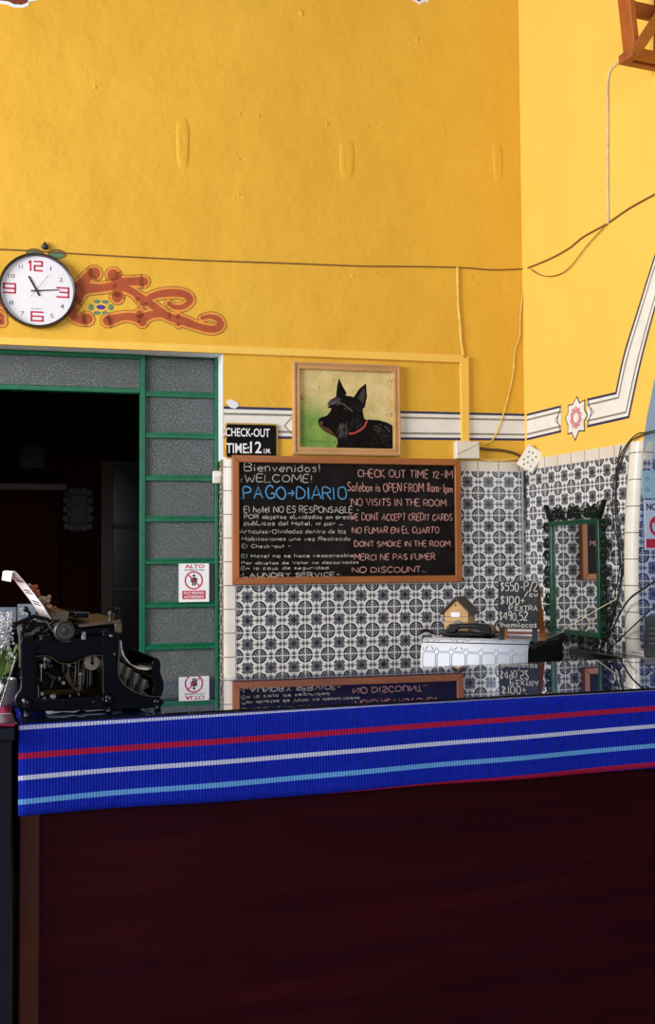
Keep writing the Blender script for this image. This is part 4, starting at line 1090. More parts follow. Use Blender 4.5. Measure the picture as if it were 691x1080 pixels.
mb.prism(tpoly([(448,322),(456,312),(468,312),(475,328),(474,352),(484,382),(483,410),(472,432),(446,424),(452,395),(447,360)], 3), .012, TWD-.012); obj('front_bar', mb, M_TYPE, tw, .003)
mb = M(); a = tzc(100, 468); b = tzc(440, 445); mb.box(a[0], b[0], .016, TWD-.016, .012, .024); obj('base_plate', mb, M_MATTE, tw)
mb = M(); a = tzc(65, 470); mb.box(.03, .045, .014, TWD-.014, .03, .16); obj('back_plate', mb, M_TYPE, tw)
for zx in (80, 316, 462):
    for y in (.003, TWD-.008):
        x = (zx-45)*TZ
        mb = M(); zt_ = .032 if zx < 400 else .018
        mb.lathe([(.0070, 0), (.0082, .003), (.0062, .009), (.0066, .015), (.0105, .022), (.0115, zt_), (.009, zt_+.006), (.004, zt_+.009)], (x, y, 0), 'z', 16); obj('foot', mb, M_TYPE, tw)
# ribbon spool and works seen through the side opening
mb = M(); c = tzc(270, 330); mb.lathe([(.004, .026), (.016, .026), (.0165, .030), (.014, .031), (.014, .036), (.0165, .037), (.016, .041), (.003, .041)], (c[0], 0, c[1]), 'y', 28); obj('ribbon_spool', mb, plain('spool_tan', (.20, .17, .12), .45), tw, label='tan ribbon spool')
mb = M(); mb.box(c[0]-.0016, c[0]+.0016, .020, .026, c[1]-.001, c[1]+.014); mb.lathe([(.0035, .018), (.0035, .026)], (c[0], 0, c[1]), 'y', 12); obj('spool_hub', mb, M_MATTE, tw)
mb = M(); a = tzc(110, 430); b = tzc(292, 340); mb.box(a[0], b[0], .11, .20, a[1], b[1]+.01); obj('type_basket', mb, M_MATTE, tw, .004)
rd = random.Random(11)
for k in range(26):
    mb = M(); x = rd.uniform(112, 240); y = rd.uniform(335, 425); L_ = rd.uniform(12, 46); a = rd.choice((pi/2, pi/2, .3, -.4, 1.2)); dx, dz = L_*math.cos(a)/2, L_*math.sin(a)/2
    p, q = tzc(x-dx, y+dz), tzc(x+dx, y-dz); d = rd.uniform(.022, .075)
    mb.tube([(p[0], d, p[1]), (q[0], d+rd.uniform(-.01, .01), q[1])], rd.uniform(.0010, .0024), 6)
    if k % 3 == 0: mb.lathe([(.004, -.003), (.004, .003)], (q[0], d, q[1]), 'y', 10)
    obj('lever', mb, (M_STEEL, M_MATTE, M_BRASSY)[k % 3], tw)
for k, (zx, zy, r_) in enumerate(((152, 428, .0065), (128, 432, .003), (200, 425, .003), (225, 420, .003), (268, 442, .0025), (70, 440, .004), (320, 246, .004), (330, 300, .003))):
    c = tzc(zx, zy); mb = M(); mb.lathe([(r_, .003), (r_, -.002), (r_*.6, -.004)], (c[0], 0, c[1]), 'y', 14); obj('screw', mb, M_STEEL, tw)
for k in range(22):
    mb = M(); x = rd.uniform(66, 165); y = rd.uniform(208, 262); L_ = rd.uniform(8, 34); a = rd.choice((.25, -.2, 1.3, .6)); dx, dz = L_*math.cos(a)/2, L_*math.sin(a)/2
    p, q = tzc(x-dx, y+dz), tzc(x+dx, y-dz); d = rd.uniform(.008, .018)
    mb.tube([(p[0], d, p[1]), (q[0], d, q[1])], rd.uniform(.0012, .0030), 6)
    obj('lever', mb, (M_TYPE, M_STEEL, M_MATTE)[k % 3], tw)
for k in range(8):
    mb = M(); x = 228+k*7.5; p, q = tzc(x, rd.uniform(322, 345)), tzc(x+rd.uniform(-4, 4), rd.uniform(395, 420)); d = rd.uniform(.05, .09)
    mb.tube([(p[0], d, p[1]), (q[0], d, q[1])], .0012, 6); obj('type_bar', mb, (M_STEEL, M_BRASSY)[k % 2], tw)
# curved segment bar inside
mb = M(); mb.tube([(a, .05, b) for a, b in [p[:2] for p in spline([(*tzc(*p), 0) for p in ((192,330),(196,360),(212,392),(236,420))], 5)]], .006, 8); obj('type_guide', mb, M_BRASSY, tw)
# carriage
mb = M(); a = tzc(228, 214); b = tzc(346, 194)
mb.prism(tpoly([(228,216),(352,196),(352,206),(228,226)]), .004, TWD-.01); obj('carriage_rail', mb, M_BRASSY, tw, .0015)
mb = M(); mb.prism(tpoly([(200,232),(350,216),(350,236),(300,242),(200,252)]), .02, TWD-.03); obj('carriage_bed', mb, M_TYPE, tw, .002)
mb = M(); mb.prism(tpoly([(152,206),(170,180),(205,180),(198,210)]), .03, TWD-.02); obj('paper_guide', mb, M_BRASSY, tw, .001)
mb = M(); mb.prism(tpoly([(222,182),(262,180),(264,196),(220,200)]), .03, TWD-.05); obj('margin_rack', mb, M_TYPE, tw, .002)
mb = M(); a = tzc(222, 182); b = tzc(262, 181); mb.tube([(a[0], .028, a[1]), (b[0], .028, b[1]), (b[0], .028, b[1]-.012)], .0012, 6); obj('margin_wire', mb, M_STEEL, tw)
c = tzc(180, 235)
mb = M(); mb.lathe([(.0185, .01), (.0185, TWD-.01)], (c[0], 0, c[1]), 'y', 32); obj('platen', mb, M_RUBBER, tw)
for y0, s in ((.008, -1), (TWD-.008, 1)):
    mb = M(); mb.lathe([(.006, y0), (.006, y0+s*.012), (.0205, y0+s*.013), (.0215, y0+s*.016), (.0215, y0+s*.028), (.0185, y0+s*.031), (.0165, y0+s*.0285), (.0085, y0+s*.0285), (.0075, y0+s*.032), (.003, y0+s*.033)], (c[0], 0, c[1]), 'y', 36); obj('platen_knob', mb, M_RUBBER, tw)
for zx, zy, hgt, r_, m_ in ((322, 196, .016, .0045, M_STEEL), (343, 196, .024, .0062, M_TYPE), (333, 196, .012, .003, M_BRASSY)):
    x, z = tzc(zx, zy); mb = M(); mb.lathe([(r_*.8, z-.004), (r_*.8, z+hgt*.4), (r_, z+hgt*.5), (r_, z+hgt*.92), (r_*.5, z+hgt)], (x, .02, 0), 'z', 14); obj('carriage_stop', mb, m_, tw)
mb = M(); x, z = tzc(343, 226); mb.box(x-.008, x+.008, .002, .02, z-.008, z+.014); obj('carriage_end', mb, M_BRASSY, tw, .002)
mb = M(); x, z = tzc(241, 248); mb.lathe([(.0055, z-.008), (.0055, z+.008)], (x, .004, 0), 'z', 12); obj('nickel_stud', mb, M_CHROME, tw)
# rear cluster: return lever, bell housing, paper bail arms
mb = M(); mb.prism(tpoly([(66,262),(62,236),(82,216),(128,214),(158,226),(166,262),(120,270)], 2), .02, .10); obj('bell_housing', mb, M_TYPE, tw, .003)
mb = M(); mb.tube([(*tzc(44,222)[:1], .01, tzc(44,222)[1]), (tzc(66,212)[0], .01, tzc(66,212)[1]), (tzc(100,196)[0], .006, tzc(100,196)[1]), (tzc(140,206)[0], .006, tzc(140,206)[1])], .0045, 8); x, z = tzc(43, 224); mb.ball((x, .01, z), .007); obj('return_lever', mb, M_TYPE, tw)
mb = M(); mb.tube([(tzc(88,206)[0], .014, tzc(88,206)[1]), (tzc(86,186)[0], .014, tzc(86,186)[1]), (tzc(76,178)[0], .014, tzc(76,178)[1])], .0032, 8); x, z = tzc(76, 177); mb.ball((x, .014, z), .006); obj('paper_release', mb, M_TYPE, tw)
mb = M(); P = [tzc(*p) for p in ((128,206),(146,232),(160,252),(180,266),(200,264))]; mb.tube(spline([(a, -.006, b) for a, b in P], 6), .0014, 6); obj('bail_wire', mb, M_STEEL, tw)
mb = M(); P = [tzc(*p) for p in ((62,240),(64,300),(64,345))]; mb.tube([(a-.004, .004, b) for a, b in P], .002, 6); obj('rear_rod', mb, M_STEEL, tw)
for zx, zy, r_ in ((84, 232, .006), (106, 248, .008), (124, 232, .005), (95, 260, .004), (142, 250, .005), (118, 262, .004)):
    c = tzc(zx, zy); mb = M(); mb.lathe([(r_*.5, .020), (r_, .018), (r_, .012), (r_*.6, .008), (r_*.25, .007)], (c[0], 0, c[1]), 'y', 14); obj('works_screw', mb, rd.choice((M_STEEL, M_TYPE, M_TYPE)), tw)
# type bars fan + ribbon cover between the sides
mb = M(); mb.prism(tpoly([(240,240),(345,232),(345,310),(300,320),(240,300)]), .03, TWD-.03); obj('front_cover', mb, M_MATTE, tw, .003)
# keys: four rows of ten
key_mesh = None
for r_, (zx, zy) in enumerate(((354,336),(378,350),(404,368),(429,386))):
    for k in range(10):
        x, z = tzc(zx, zy); y = .026 + k*.0262 + r_*.004
        if key_mesh is None:
            mb = M(); mb.lathe([(.0020, -.030), (.0020, -.012), (.0066, -.0115), (.0078, .003), (.0082, .010), (.0078, .0112), (.0070, .0108)], (0, 0, 0), 'z', 16)
            kk = obj('key', mb, M_KEY, tw); key_mesh = kk
        else:
            kk = key_mesh.copy(); COL.objects.link(kk); kk.parent = tw
        kk.location = (x, y, z-.006); kk.rotation_euler = (0, R(14), 0)
x, z = tzc(452, 402); mb = M(); mb.box(x-.006, x+.006, .06, TWD-.06, z-.006, z+.005); obj('space_bar', mb, M_KEY, tw, .003)
mb = M(); mb.prism(tpoly([(344,372),(366,400),(398,418),(440,426),(440,440),(344,440)]), .016, TWD-.016); obj('key_bed', mb, M_MATTE, tw)

# paper in the carriage
def twp(x, y, z): return Vector((x, y, z))
def sheet(name, prof, y0, y1, mats, label, cat, th=.0006):
    mb = M(); n = len(prof)
    mb.add([(x, y0, z) for x, z in prof]+[(x, y1, z) for x, z in prof], [(i, i+1, n+i+1, n+i) for i in range(n-1)])
    o = obj(name, mb, mats, loc=tw.location, rotz=TWA, smooth=60)
    s = o.modifiers.new('solid', 'SOLIDIFY'); s.thickness = th
    return tag(o, label, cat)
P = [tzc(*p) for p in ((150,206),(128,170),(100,133),(72,98),(50,73),(44,69),(37,73),(36,86),(34,100))]
pp = sheet('typing_paper', P, .02, .235, M_WPAPER, 'printed white page standing up from the typewriter carriage', 'paper')
mb = M()                                           # lines of print on the page
for t in (.12, .27, .33, .52, .58, .78, .84):
    A, B = P[0], P[4]; d = Vector((B[0]-A[0], B[1]-A[1])).normalized(); nrm = Vector((-d.y, d.x))
    if nrm.x < 0: nrm = -nrm
    a = Vector(lerp(A, B, t)) ; b_ = Vector(lerp(A, B, t+.035)); off = nrm*.0016
    seg = [Vector((p.x+off.x, y, p.y+off.y)) for p, y in ((a, .05), (a, .17), (b_, .17), (b_, .05))]
    mb.add(seg, [(0, 1, 2, 3)])
lp = obj('printed_line', mb, M_GINK); lp.parent = pp
P = [tzc(*p) for p in ((358,262),(360,285),(368,308),(385,330),(410,345),(434,348),(452,343))]
sl = sheet('paper_slip', P, .024, .12, M_WPAPER, 'curled white slip with red print on the typewriter keys', 'paper')
mb = M()
for k in range(3):
    a = Vector(lerp(P[0], P[1], .35+.5*k)); mb.add([Vector((a.x-.0018+(.0016*k), .034, a.y)), Vector((a.x-.0018+(.0016*k), .06, a.y)), Vector((a.x-.0010+(.0016*k), .06, a.y-.004)), Vector((a.x-.0010+(.0016*k), .034, a.y-.004))], [(0, 1, 2, 3)])
q = obj('red_print', mb, M_RED); q.parent = sl
P0 = [(.068, .0035), (.10, .006), (.125, .0035), (.138, .009), (.150, .004), (.20, .005), (.225, .003)]
sheet('paper_scrap', P0, .02, .06, M_WPAPER, 'creased white paper scrap lying under the typewriter', 'paper')
# dried flowers behind the page
mb = M(); rd = random.Random(5)
dfm = [plain('dried_cream', (.40, .30, .22), .8), plain('dried_rust', (.35, .09, .04), .8)]
df = thing('dried_flowers', 'bunch of dried rust and cream flowers tucked behind the typed page', 'flowers', tw.location + DK.u*.092 + DK.n*.22 + Vector((0, 0, .165)), DK.a)
for k in range(16):
    t = k/15; x = -.055+.085*t+rd.uniform(-.006, .006); z = .095-.085*t+rd.uniform(-.008, .008); y = rd.uniform(-.02, .02)
    mb = M(); s = rd.uniform(.006, .011)
    for j in range(5): mb.ball((x+rd.uniform(-s, s)*.8, y+rd.uniform(-s, s)*.8, z+rd.uniform(-s, s)*.8), s*.55, n=8)
    obj('flower_head', mb, dfm[k % 2], df)
mb = M()
for k in range(8): mb.tube([(.02+k*.003, 0, -.03), (-.05+.085*k/8, rd.uniform(-.015, .015), .09-.085*k/8)], .0012, 5)
obj('stem', mb, M_BRASSY, df)

# --- side table at far left, with the pink cloth, plant, cards and holder
SZ = 1.072
e = level(18.2, 766.5, SZ)
ST = Plane(e.x, e.y, DK.a)
tb = thing('side_table', 'navy-black cabinet standing against the left end of the desk', 'table', ST.loc(0, 0), ST.a)
mb = M(); mb.box(-.72, -.004, .0, .55, SZ-.028, SZ); obj('top', mb, M_NAVYCAB, tb, .003)
mb = M(); mb.box(-.71, -.010, .012, .54, .05, SZ-.028); obj('body', mb, M_NAVYCAB, tb, .002)
for a, b in ((.02, .02), (.02, .50), (.68, .02), (.68, .50)):
    mb = M(); mb.box(-a-.03, -a, b+.0, b+.03, 0, .05); obj('foot', mb, M_NAVYCAB, tb)
mb = M(); NUv = 40; pr = [(.30-.30*k/6, .0015) for k in range(7)]
for i in range(NUv+1):
    u = -.70+.694*i/NUv
    for y, z in pr: mb.v.append((u, y+.004*math.sin(u*22), SZ+z+.003*math.sin(u*31+y*40)**2))
n = len(pr)
for i in range(NUv):
    for j in range(n-1): mb.f.append((i*n+j, i*n+j+1, (i+1)*n+j+1, (i+1)*n+j)); mb.m.append(0)
pc = obj('pink_cloth', mb, M_PINK, loc=ST.loc(0, 0), rotz=ST.a, smooth=60); s = pc.modifiers.new('solid', 'SOLIDIFY'); s.thickness = .003; s.offset = 1
tag(pc, 'magenta cloth spread on the navy cabinet left of the desk', 'cloth')
# potted white flowers
pl = level(3, 744, SZ+.005); 
pot = thing('potted_plant', 'white flower spikes in a round grey pot beside the typewriter', 'plant', (pl.x-.005, pl.y, SZ+.005), 0)
mb = M(); mb.lathe([(.028, 0), (.036, .01), (.040, .04), (.037, .058), (.033, .060), (.031, .050)], n=28); obj('pot', mb, M_POT, pot)
rd = random.Random(9)
for k in range(9):
    a = rd.uniform(0, 2*pi); r_ = rd.uniform(.008, .045); hgt = rd.uniform(.15, .215); x, y = r_*math.cos(a), r_*math.sin(a)
    mb = M(); mb.tube([(x*.3, y*.3, .05), (x*.7, y*.7, hgt*.6), (x, y, hgt)], .0013, 5); obj('stem', mb, M_LEAF, pot)
    mb = M()
    for j in range(26):
        t = j/25; rr = .010*(1-t*.75); b_ = j*2.4; mb.ball((x+rr*math.cos(b_), y+rr*math.sin(b_), hgt-.055+.07*t), .0040*(1-.4*t), n=6)
    obj('flower_spike', mb, M_FLOWER, pot)
mb = M()
for k in range(70):
    a = rd.uniform(0, 2*pi); L_ = rd.uniform(.05, .10); x, y = .012*math.cos(a), .012*math.sin(a); w = .004; tx, ty = -math.sin(a)*w, math.cos(a)*w
    p = [Vector((x, y, .05)), Vector((x+.35*L_*math.cos(a), y+.35*L_*math.sin(a), .05+L_*.8)), Vector((x+.75*L_*math.cos(a), y+.75*L_*math.sin(a), .05+L_*rd.uniform(.7, 1.3)))]
    q = Vector((tx, ty, 0)); mb.add([p[0]-q*.5, p[0]+q*.5, p[1]+q, p[1]-q, p[2]], [(0, 1, 2, 3), (3, 2, 4)])
obj('foliage', mb, M_LEAF, pot)
# two small slate cards
def card(px0, py0, px1, py1, dist, lines, label, tilt):
    a = depth(px0, py1, dist); b = depth(px1, py0, dist); w = (b.x-a.x)/2; hgt = b.z-SZ
    t = thing('slate_card', label, 'card', ((a.x+b.x)/2, dist, SZ), R(tilt))
    mb = M(); mb.box(-w, w, 0, .006, .012, hgt); obj('slate', mb, M_SLATEB, t, .001)
    mb = M(); mb.box(-w*.6, w*.6, -.02, .03, 0, .014); obj('stand', mb, M_OAK, t, .002)
    for txt, f0, f1, z0, z1 in lines:
        mb = M(); script(mb, txt, -w+2*w*f0, -w+2*w*f1, hgt-z1, hgt-z0, .0028, -.0008); obj('chalk_writing', mb, M_CHW, t)
card(-18, 640.5, 16.8, 700, 2.66, [('rol', .58, .88, .006, .022), ('do', .58, .80, .028, .040)], 'blue-grey slate card behind the white flower spikes', 4)
card(18.2, 637, 38, 690, 2.72, [('Su', .12, .62, .012, .026), ('La', .12, .6, .034, .046)], 'blue-grey slate card half hidden behind the typed page', 2)
# acrylic holder, a leaning clear leaf on a foot
ah = level(-4, 762, SZ+.005)
hd = thing('acrylic_holder', 'clear acrylic leaflet holder leaning at the left edge of the desk', 'holder', (ah.x+.0, ah.y+.02, SZ+.006), R(20))
mb = M(); mb.beam((-.012, -.0, .002), (.028, .0, .136), .14, .004, upv=(-.96, 0, .28)); obj('back_leaf', mb, M_ACRYL, hd, .001)
mb = M(); mb.beam((-.012, 0, .003), (.030, 0, .003), .14, .004); obj('foot', mb, M_ACRYL, hd, .001)
for y in (-.068, .068):
    mb = M(); mb.tube([(-.012, y, .004), (.028, y, .136)], .0016, 6); obj('edge', mb, M_CHROME, hd)

# ================================================================== behind the desk
BZ = 1.09
f0 = Vector((.362, 4.05, 0)); f1 = Vector((.728, 3.90, 0)); bdir = (f1-f0).normalized(); bperp = Vector((-bdir.y, bdir.x, 0)); bang = math.atan2(bdir.y, bdir.x)
bl_ = (f1-f0).length
CB = Plane(f0.x, f0.y, bang)
cb = thing('back_cabinet', 'black cabinet behind the desk carrying the telephone and calendar', 'cabinet', CB.loc(0, 0), bang)
CD = .70
mb = M(); mb.box(0, bl_, 0, CD, .06, BZ-.022); obj('body', mb, M_MATTE, cb, .003)
mb = M(); mb.box(-.008, bl_+.01, -.008, CD+.01, BZ-.022, BZ); obj('top', mb, M_DARKW, cb, .003)
mb = M(); mb.box(.01, bl_-.01, -.012, 0, .10, BZ-.05); obj('door', mb, M_MATTE, cb, .003)
mb = M(); mb.lathe([(.008, -.012), (.008, -.03), (.013, -.034), (.010, -.042)], (bl_*.85, 0, .7), 'y', 14); obj('door_knob', mb, M_STEEL, bpy.data.objects['door'])
mb = M(); mb.box(.02, bl_-.02, .02, CD-.02, 0, .06); obj('plinth', mb, M_MATTE, cb)
# calendar pad hanging over the front edge
cal = thing('desk_calendar', 'white desk calendar sheet hanging over the black cabinet edge', 'calendar', CB.loc(0, BZ), bang)
cx0, cx1 = -.006, bl_+.002
prof = [(.16, .002), (.08, .006), (.035, .010), (.005, .004), (-.018, -.020), (-.028, -.055), (-.032, -.16)]
mb = M(); n = len(prof); sp_ = [p[:2] for p in spline([(a, b, 0) for a, b in prof], 5)]; n = len(sp_)
mb.add([(cx0, y, z) for y, z in sp_]+[(cx1, y, z) for y, z in sp_], [(i, n+i, n+i+1, i+1) for i in range(n-1)])
pg = obj('page', mb, plain('calendar_paper', (.64, .68, .78), .6, var=.02), cal, smooth=60); s = pg.modifiers.new('solid', 'SOLIDIFY'); s.thickness = .002
mb = M()
L = [0]
for a, b in zip(sp_, sp_[1:]): L.append(L[-1]+math.dist(a, b))
def on_page(x, s):
    s = max(0, min(L[-1]-1e-6, s))
    for i in range(n-1):
        if s <= L[i+1]:
            f = (s-L[i])/(L[i+1]-L[i]); y, z = lerp(sp_[i], sp_[i+1], f)
            d = Vector((sp_[i+1][0]-sp_[i][0], sp_[i+1][1]-sp_[i][1])).normalized()
            return Vector((x, y-abs(d.y)*.0030, z+abs(d.x)*.0030))
cell = (cx1-cx0)/7.15
for r_, s0 in enumerate((.150, .210, .270)):
    for k in range(7):
        x0 = cx0+.008+k*cell; x1 = x0+cell*.88; P = []
        for (a, b) in ((x0+.006, s0), (x1-.006, s0), (x1, s0+.006), (x1, s0+.048), (x1-.006, s0+.055), (x0+.006, s0+.055), (x0, s0+.048), (x0, s0+.006), (x0+.006, s0)):
            P.append(on_page(a, s0+(b-s0)))
        mb.tube(P, .0012, 4)
obj('grid_line', mb, plain('calendar_grid', (.25, .28, .34), .6), cal)
mb = M()
for k in (0, 2):
    x0 = cx0+.008+k*cell; mb.tube([on_page(x0+.010, .157), on_page(x0+cell*.7, .198)], .0018, 5); mb.tube([on_page(x0+cell*.7, .157), on_page(x0+.010, .198)], .0018, 5)
obj('pen_cross', mb, plain('brown_pen', (.16, .06, .04), .6), cal)
# little wooden house
def on_cab(px, py, z=BZ):
    p = level(px, py, z); return p
hp = depth(481, 672, 4.52)
hs = thing('toy_house', 'little pine house with a dark gabled roof behind the telephone', 'ornament', (hp.x, 4.50, BZ), R(-24))
w, hE, hP, dp_ = .052, .088, .150, .105
mb = M(); mb.prism([(-w, 0), (w, 0), (w, hE), (0, hP-.012), (-w, hE)], 0, dp_); house = obj('walls', mb, M_HOUSE, hs, .001)
mb = M()
for z in (.022, .044, .066): mb.box(-w-.0004, w+.0004, -.0006, .0, z, z+.002)
obj('plank_groove', mb, M_ROOF, hs)
for sg in (1, -1):
    mb = M(); q = [(0, hP-.010), (sg*(w+.016), hE-.014), (sg*(w+.016), hE-.004), (0, hP+.002)]; mb.prism(q, -.014, dp_+.012); obj('roof', mb, M_ROOF, hs, .001)
mb = M(); mb.box(-.022, .018, -.004, 0, .066, .086); obj('window', mb, M_WHITE, hs, .001)
mb = M(); mb.lathe([(.021, 0), (.021, -.006), (.012, -.007), (.010, -.003)], (.004, 0, .032), 'y', 24); obj('round_door', mb, plain('grey_green', (.12, .15, .13), .5), hs)
mb = M(); mb.ball((-.003, -.002, hP-.034), .004, .003, .004, n=8); obj('peg_hole', mb, M_ROOF, hs)
# telephone
ph = depth(500, 675, 4.20)
tel = thing('telephone', 'black desk telephone lying in front of the little wooden house', 'telephone', (ph.x-.035, 4.24, BZ+.004), R(-17))
mb = M(); mb.prism([(-.085, 0), (.105, 0), (.105, .016), (-.085, .026)], -.02, .14); obj('base', mb, M_BLACK, tel, .006)
P = [(-.112, .030), (-.118, .050), (-.100, .062), (-.05, .066), (.0, .067), (.06, .068), (.108, .064), (.118, .048), (.112, .028)]
mb = M(); mb.prism([(-.116, .020), (-.120, .050), (-.102, .064), (-.04, .068), (.05, .070), (.106, .066), (.122, .050), (.120, .014), (.070, .014), (.062, .036), (.030, .045), (-.040, .044), (-.066, .034), (-.072, .020)], -.040, .004); mb.v = [(x*.74+.026, y, z*.80-.002) for x, y, z in mb.v]; obj('handset', mb, M_BLACK, tel, .008, seg=3)
mb = M()
for k in range(10): mb.box(-.008+k*.007, -.005+k*.007, -.0412, -.0395, .042, .045)
obj('grip_dots', mb, M_STEEL, tel)
mb = M(); P = []
for k in range(120): t = k/119; P.append((-.12-.055*t, -.02+.03*t+.006*math.cos(k*.9), .012+.010*math.sin(pi*t)+.006*math.sin(k*.9)))
mb.tube(P, .0022, 5); obj('coiled_cord', mb, M_BLACK, tel)
# small round biscuit-coloured ornament
op = depth(518, 664, 4.36)
mb = M(); mb.lathe([(.012, 0), (.020, .006), (.023, .018), (.020, .032), (.012, .040), (.004, .043)], n=20)
tag(obj('round_ornament', mb, M_BISC, loc=(op.x, 4.36, BZ), rotz=0), 'small round brown ornament between the telephone and price board', 'ornament')
# papers
pp_ = depth(548, 668, 4.50)
stk = thing('paper_stack', 'thin stack of papers and a pink booklet under the price board', 'papers', (pp_.x-.02, 4.46, BZ), R(-20))
for k, (w, d_, m_, a) in enumerate(((.11, .14, M_WPAPER, 0), (.105, .13, plain('pink_booklet', (.45, .16, .18), .6), .1), (.10, .13, M_BISC, -.12), (.09, .12, M_WPAPER, .2))):
    mb = M(); mb.box(-w, w, -d_, d_, k*.005, k*.005+.0045); o = obj('sheet', mb, m_, stk, .0008); o.rotation_euler = (0, 0, a)
# a-frame price board
a = level(531, 676.5, BZ); b = level(561.5, 680, BZ); a.y += .0
b.x += .006; AFA = R(-14); aw = .136; AF = Plane((a.x+b.x)/2-aw/2*math.cos(AFA), (a.y+b.y)/2-aw/2*math.sin(AFA), AFA)
af = thing('price_board', 'small folding slate board with chalked room prices on the black cabinet', 'chalkboard', AF.loc(aw/2, BZ), AF.a)
hA = .229; lean = .05
def lz(z): return z*lean/hA
mb = M()
q = [(-aw/2-.006, .052), (aw/2+.006, .050), (aw/2+.006, hA), (-aw/2-.006, hA-.004)]
mb.add([(x, lz(z)-.004, z) for x, z in q]+[(x, lz(z)+.004, z) for x, z in q], [(0, 1, 2, 3), (7, 6, 5, 4), (0, 4, 5, 1), (1, 5, 6, 2), (2, 6, 7, 3), (3, 7, 4, 0)]); obj('slate', mb, M_SLATE, af, .001)
for sg in (-1, 1):
    mb = M(); x = sg*(aw/2-.008); mb.beam((x, 0, 0), (x, lz(.09), .09), .020, .008, upv=(0, 1, 0)); obj('front_leg', mb, M_SLATE, af, .001)
    mb = M(); mb.beam((x+.024*(sg > 0), lean*2+.035, 0), (x+.004, lean+.006, hA-.01), .022, .010, upv=(0, 1, 0)); obj('back_leg', mb, M_OAKV, af, .001)
W2 = aw/2+.006
for txt, f0_, f1_, z0, z1, wd in (('$550-P/2', .06, .97, .190, .222, .0036), ('/cu', .66, .97, .170, .187, .003), ('$100+', .05, .66, .142, .170, .0034), ('P.EXTRA', .28, .97, .118, .136, .003), ('$490,52', .03, .72, .083, .112, .0032), ('1hamilacas', .04, .95, .058, .076, .0026)):
    mb = M(); script(mb, txt, -W2+2*W2*f0_, -W2+2*W2*f1_, z0, z1, wd, 0); mb.v = [(x, lz(z)-.0052, z) for x, y, z in mb.v]; obj('chalk_writing', mb, M_CHW, af)

# dark shelf through the arch with papers and a frame on it
KZ = 1.015
sq_ = [level(*p, KZ) for p in ((600, 683), (650, 692), (675, 699.5))]
shp = [(1.075, 4.70)] + [(p.x, p.y) for p in sq_] + [(sq_[2].x+.01, 3.6), (2.05, 3.6), (2.05, 4.30)]
EP = RW.loc(arch_u(1.0)+.03, 0, -.02)
shp += [(EP.x+.02, EP.y-.03), (EP.x-.035, EP.y+.0)]
sh = thing('corner_shelf', 'dark lacquered shelf under the mirror running on through the arch', 'shelf', (1.2, 4.0, 0), 0)
mb = M(); mb.slab([(x-1.2, y-4.0) for x, y in shp], KZ-.032, KZ); obj('shelf_board', mb, M_DARKW, sh, .003)
mb = M(); mb.box(.75, .80, .0, .05, 0, KZ-.032); mb.box(.05, .10, -.05, .0, 0, KZ-.032); obj('leg', mb, M_DARKW, sh)
p = level(688, 691, KZ)
ps = thing('leaflet_stack', 'white and pink leaflets lying on the dark shelf by the arch', 'papers', (p.x+.02, p.y+.0, KZ), R(12))
for k, (w, d_, m_, a_) in enumerate(((.075, .085, M_WPAPER, 0), (.07, .08, plain('mauve_leaflet', (.50, .32, .42), .6), .12), (.068, .08, M_WPAPER, -.08))):
    mb = M(); mb.box(-w, w, -d_, d_, k*.005, k*.005+.0045); o = obj('sheet', mb, m_, ps, .0008); o.rotation_euler = (0, 0, a_)
p0 = depth(683.5, 691, 4.08); p1 = depth(683.5, 651, 4.08)
bf = thing('black_sign', 'small black stand with a pale inscription at the right edge of the shelf', 'sign', (p0.x+.075, 4.12, KZ), R(-6))
mb = M(); mb.box(-.075, .075, 0, .010, .004, p1.z-KZ); obj('panel', mb, M_BLACK, bf, .003)
mb = M(); mb.box(-.06, .06, -.03, .04, 0, .008); obj('foot', mb, M_BLACK, bf, .002)
mb = M(); hgt = p1.z-KZ; 
for k in range(4): mb.box(-.055, .05-.02*(k%2), -.0008, -.0002, hgt*(.70-.12*k), hgt*(.725-.12*k))
obj('inscription', mb, M_GINK, bf)
wire(RW, 'shelf_cable', [(700, 632), (690, 640), (674, 655), (660, 668), (648, 680), (640, 688)], .0030, M_BCABLE, 'black cable slanting across the corner tiles down to the shelf', .045)
wire(RW, 'shelf_cable', [(702, 606), (691, 613), (674, 624), (664, 632), (655, 645), (648, 660), (640, 675), (632, 686)], .0042, M_BCABLE, 'thick black cable crossing the cream corner tiles beside the mirror', .050)
wire(RW, 'white_cable', [(650, 632), (630, 643), (612, 654), (598, 662), (590, 668)], .0022, M_WCABLE, 'thin white cord slanting in front of the green mirror', .07)

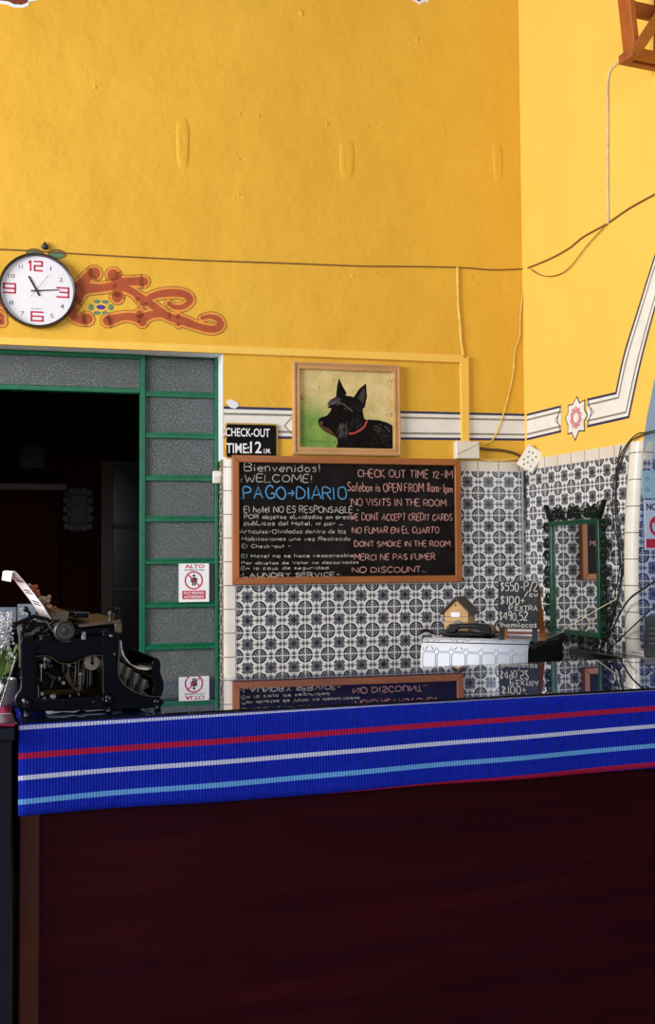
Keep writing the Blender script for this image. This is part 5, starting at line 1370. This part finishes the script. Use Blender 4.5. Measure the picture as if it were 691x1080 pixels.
# ================================================================== inside the dark parlour
def FAR(px, py, off): return BW.px(px, py, off)
def dark_frame(name, x0, y0, x1, y1, off, m_f, m_in, label, cat, fwid=.03):
    a = FAR(x0, y1, off); b = FAR(x1, y0, off); t = on(BW, name, label, cat, (a[0]+b[0])/2, (a[1]+b[1])/2, off)
    w, h_ = (b[0]-a[0])/2, (b[1]-a[1])/2
    for q in frame_box(None, -w, w, -h_, h_, fwid, 0, 0):
        mb = M(); mb.prism(q, -.03, 0); obj('frame', mb, m_f, t, .004)
    mb = M(); mb.box(-w+fwid*.9, w-fwid*.9, -.012, -.002, -h_+fwid*.9, h_-fwid*.9); obj('picture', mb, m_in, t)
    return t, w, h_
M_DSTEEL = plain('tarnished_silver', (.05, .05, .052), .5, metal=.4)
M_GREYP = plain('grey_print_picture', (.07, .06, .055), .6, scale=12, var=.4)
dark_frame('dark_picture', 20, 471, 48, 494, PD, M_DSTEEL, M_GREYP, 'dim framed picture on the far wall of the dark room', 'picture', .02)
t, w, h_ = dark_frame('ornate_mirror', 70, 519, 95, 556, PD, M_DSTEEL, M_GREYP, 'ornate silver frame glinting in the dark room', 'mirror', .03)
mb = M()
for k in range(16):
    a = 2*pi*k/16; mb.ball((w*1.05*max(-1, min(1, 1.3*math.cos(a))), -.025, h_*1.05*max(-1, min(1, 1.3*math.sin(a)))), .035, .02, .035, n=8)
obj('rosette', mb, M_DSTEEL, t)
a = FAR(106, 690, PD); b = FAR(160, 487, PD)
d2 = bpy.data.objects.new('door_2', None); COL.objects.link(d2); d2.location = BW.loc(a[0], 0, PD); d2.rotation_euler = (0, 0, BW.a); struct(d2)
wd = b[0]-a[0]
M_DW = wood('dark_door_wood', (.07, .035, .012), (.04, .02, .008), .5, 2)
mb = M(); mb.box(0, .09, -.05, 0, 0, b[1]); obj('jamb', mb, M_DW, d2, .003)
mb = M(); mb.box(.09, wd, -.05, 0, b[1]-.05, b[1]); mb.box(.09, wd, -.045, 0, FAR(130, 554, PD)[1]-.025, FAR(130, 554, PD)[1]+.01); mb.box(.09, wd, -.045, 0, FAR(130, 620, PD)[1]-.025, FAR(130, 620, PD)[1]+.01); obj('crossbar', mb, M_DSTEEL, d2, .003)
mb = M(); mb.box(.09, wd, -.02, -.012, .1, b[1]-.05); obj('pane', mb, M_DARKW, d2)
a = FAR(-60, 540, PD); b = FAR(70, 513, PD)
mt = on(BW, 'mantel_shelf', 'long dark shelf against the far wall of the dark room', 'shelf', (a[0]+b[0])/2, 0, PD)
w = (b[0]-a[0])/2
mb = M(); mb.box(-w, w, -.30, 0, b[1]-.05, b[1]); obj('shelf_board', mb, M_DW, mt, .004)
mb = M(); mb.box(-w+.05, w-.05, -.26, 0, 0, b[1]-.05); obj('body', mb, M_MAROON, mt, .004)

print('objects', len(bpy.data.objects))
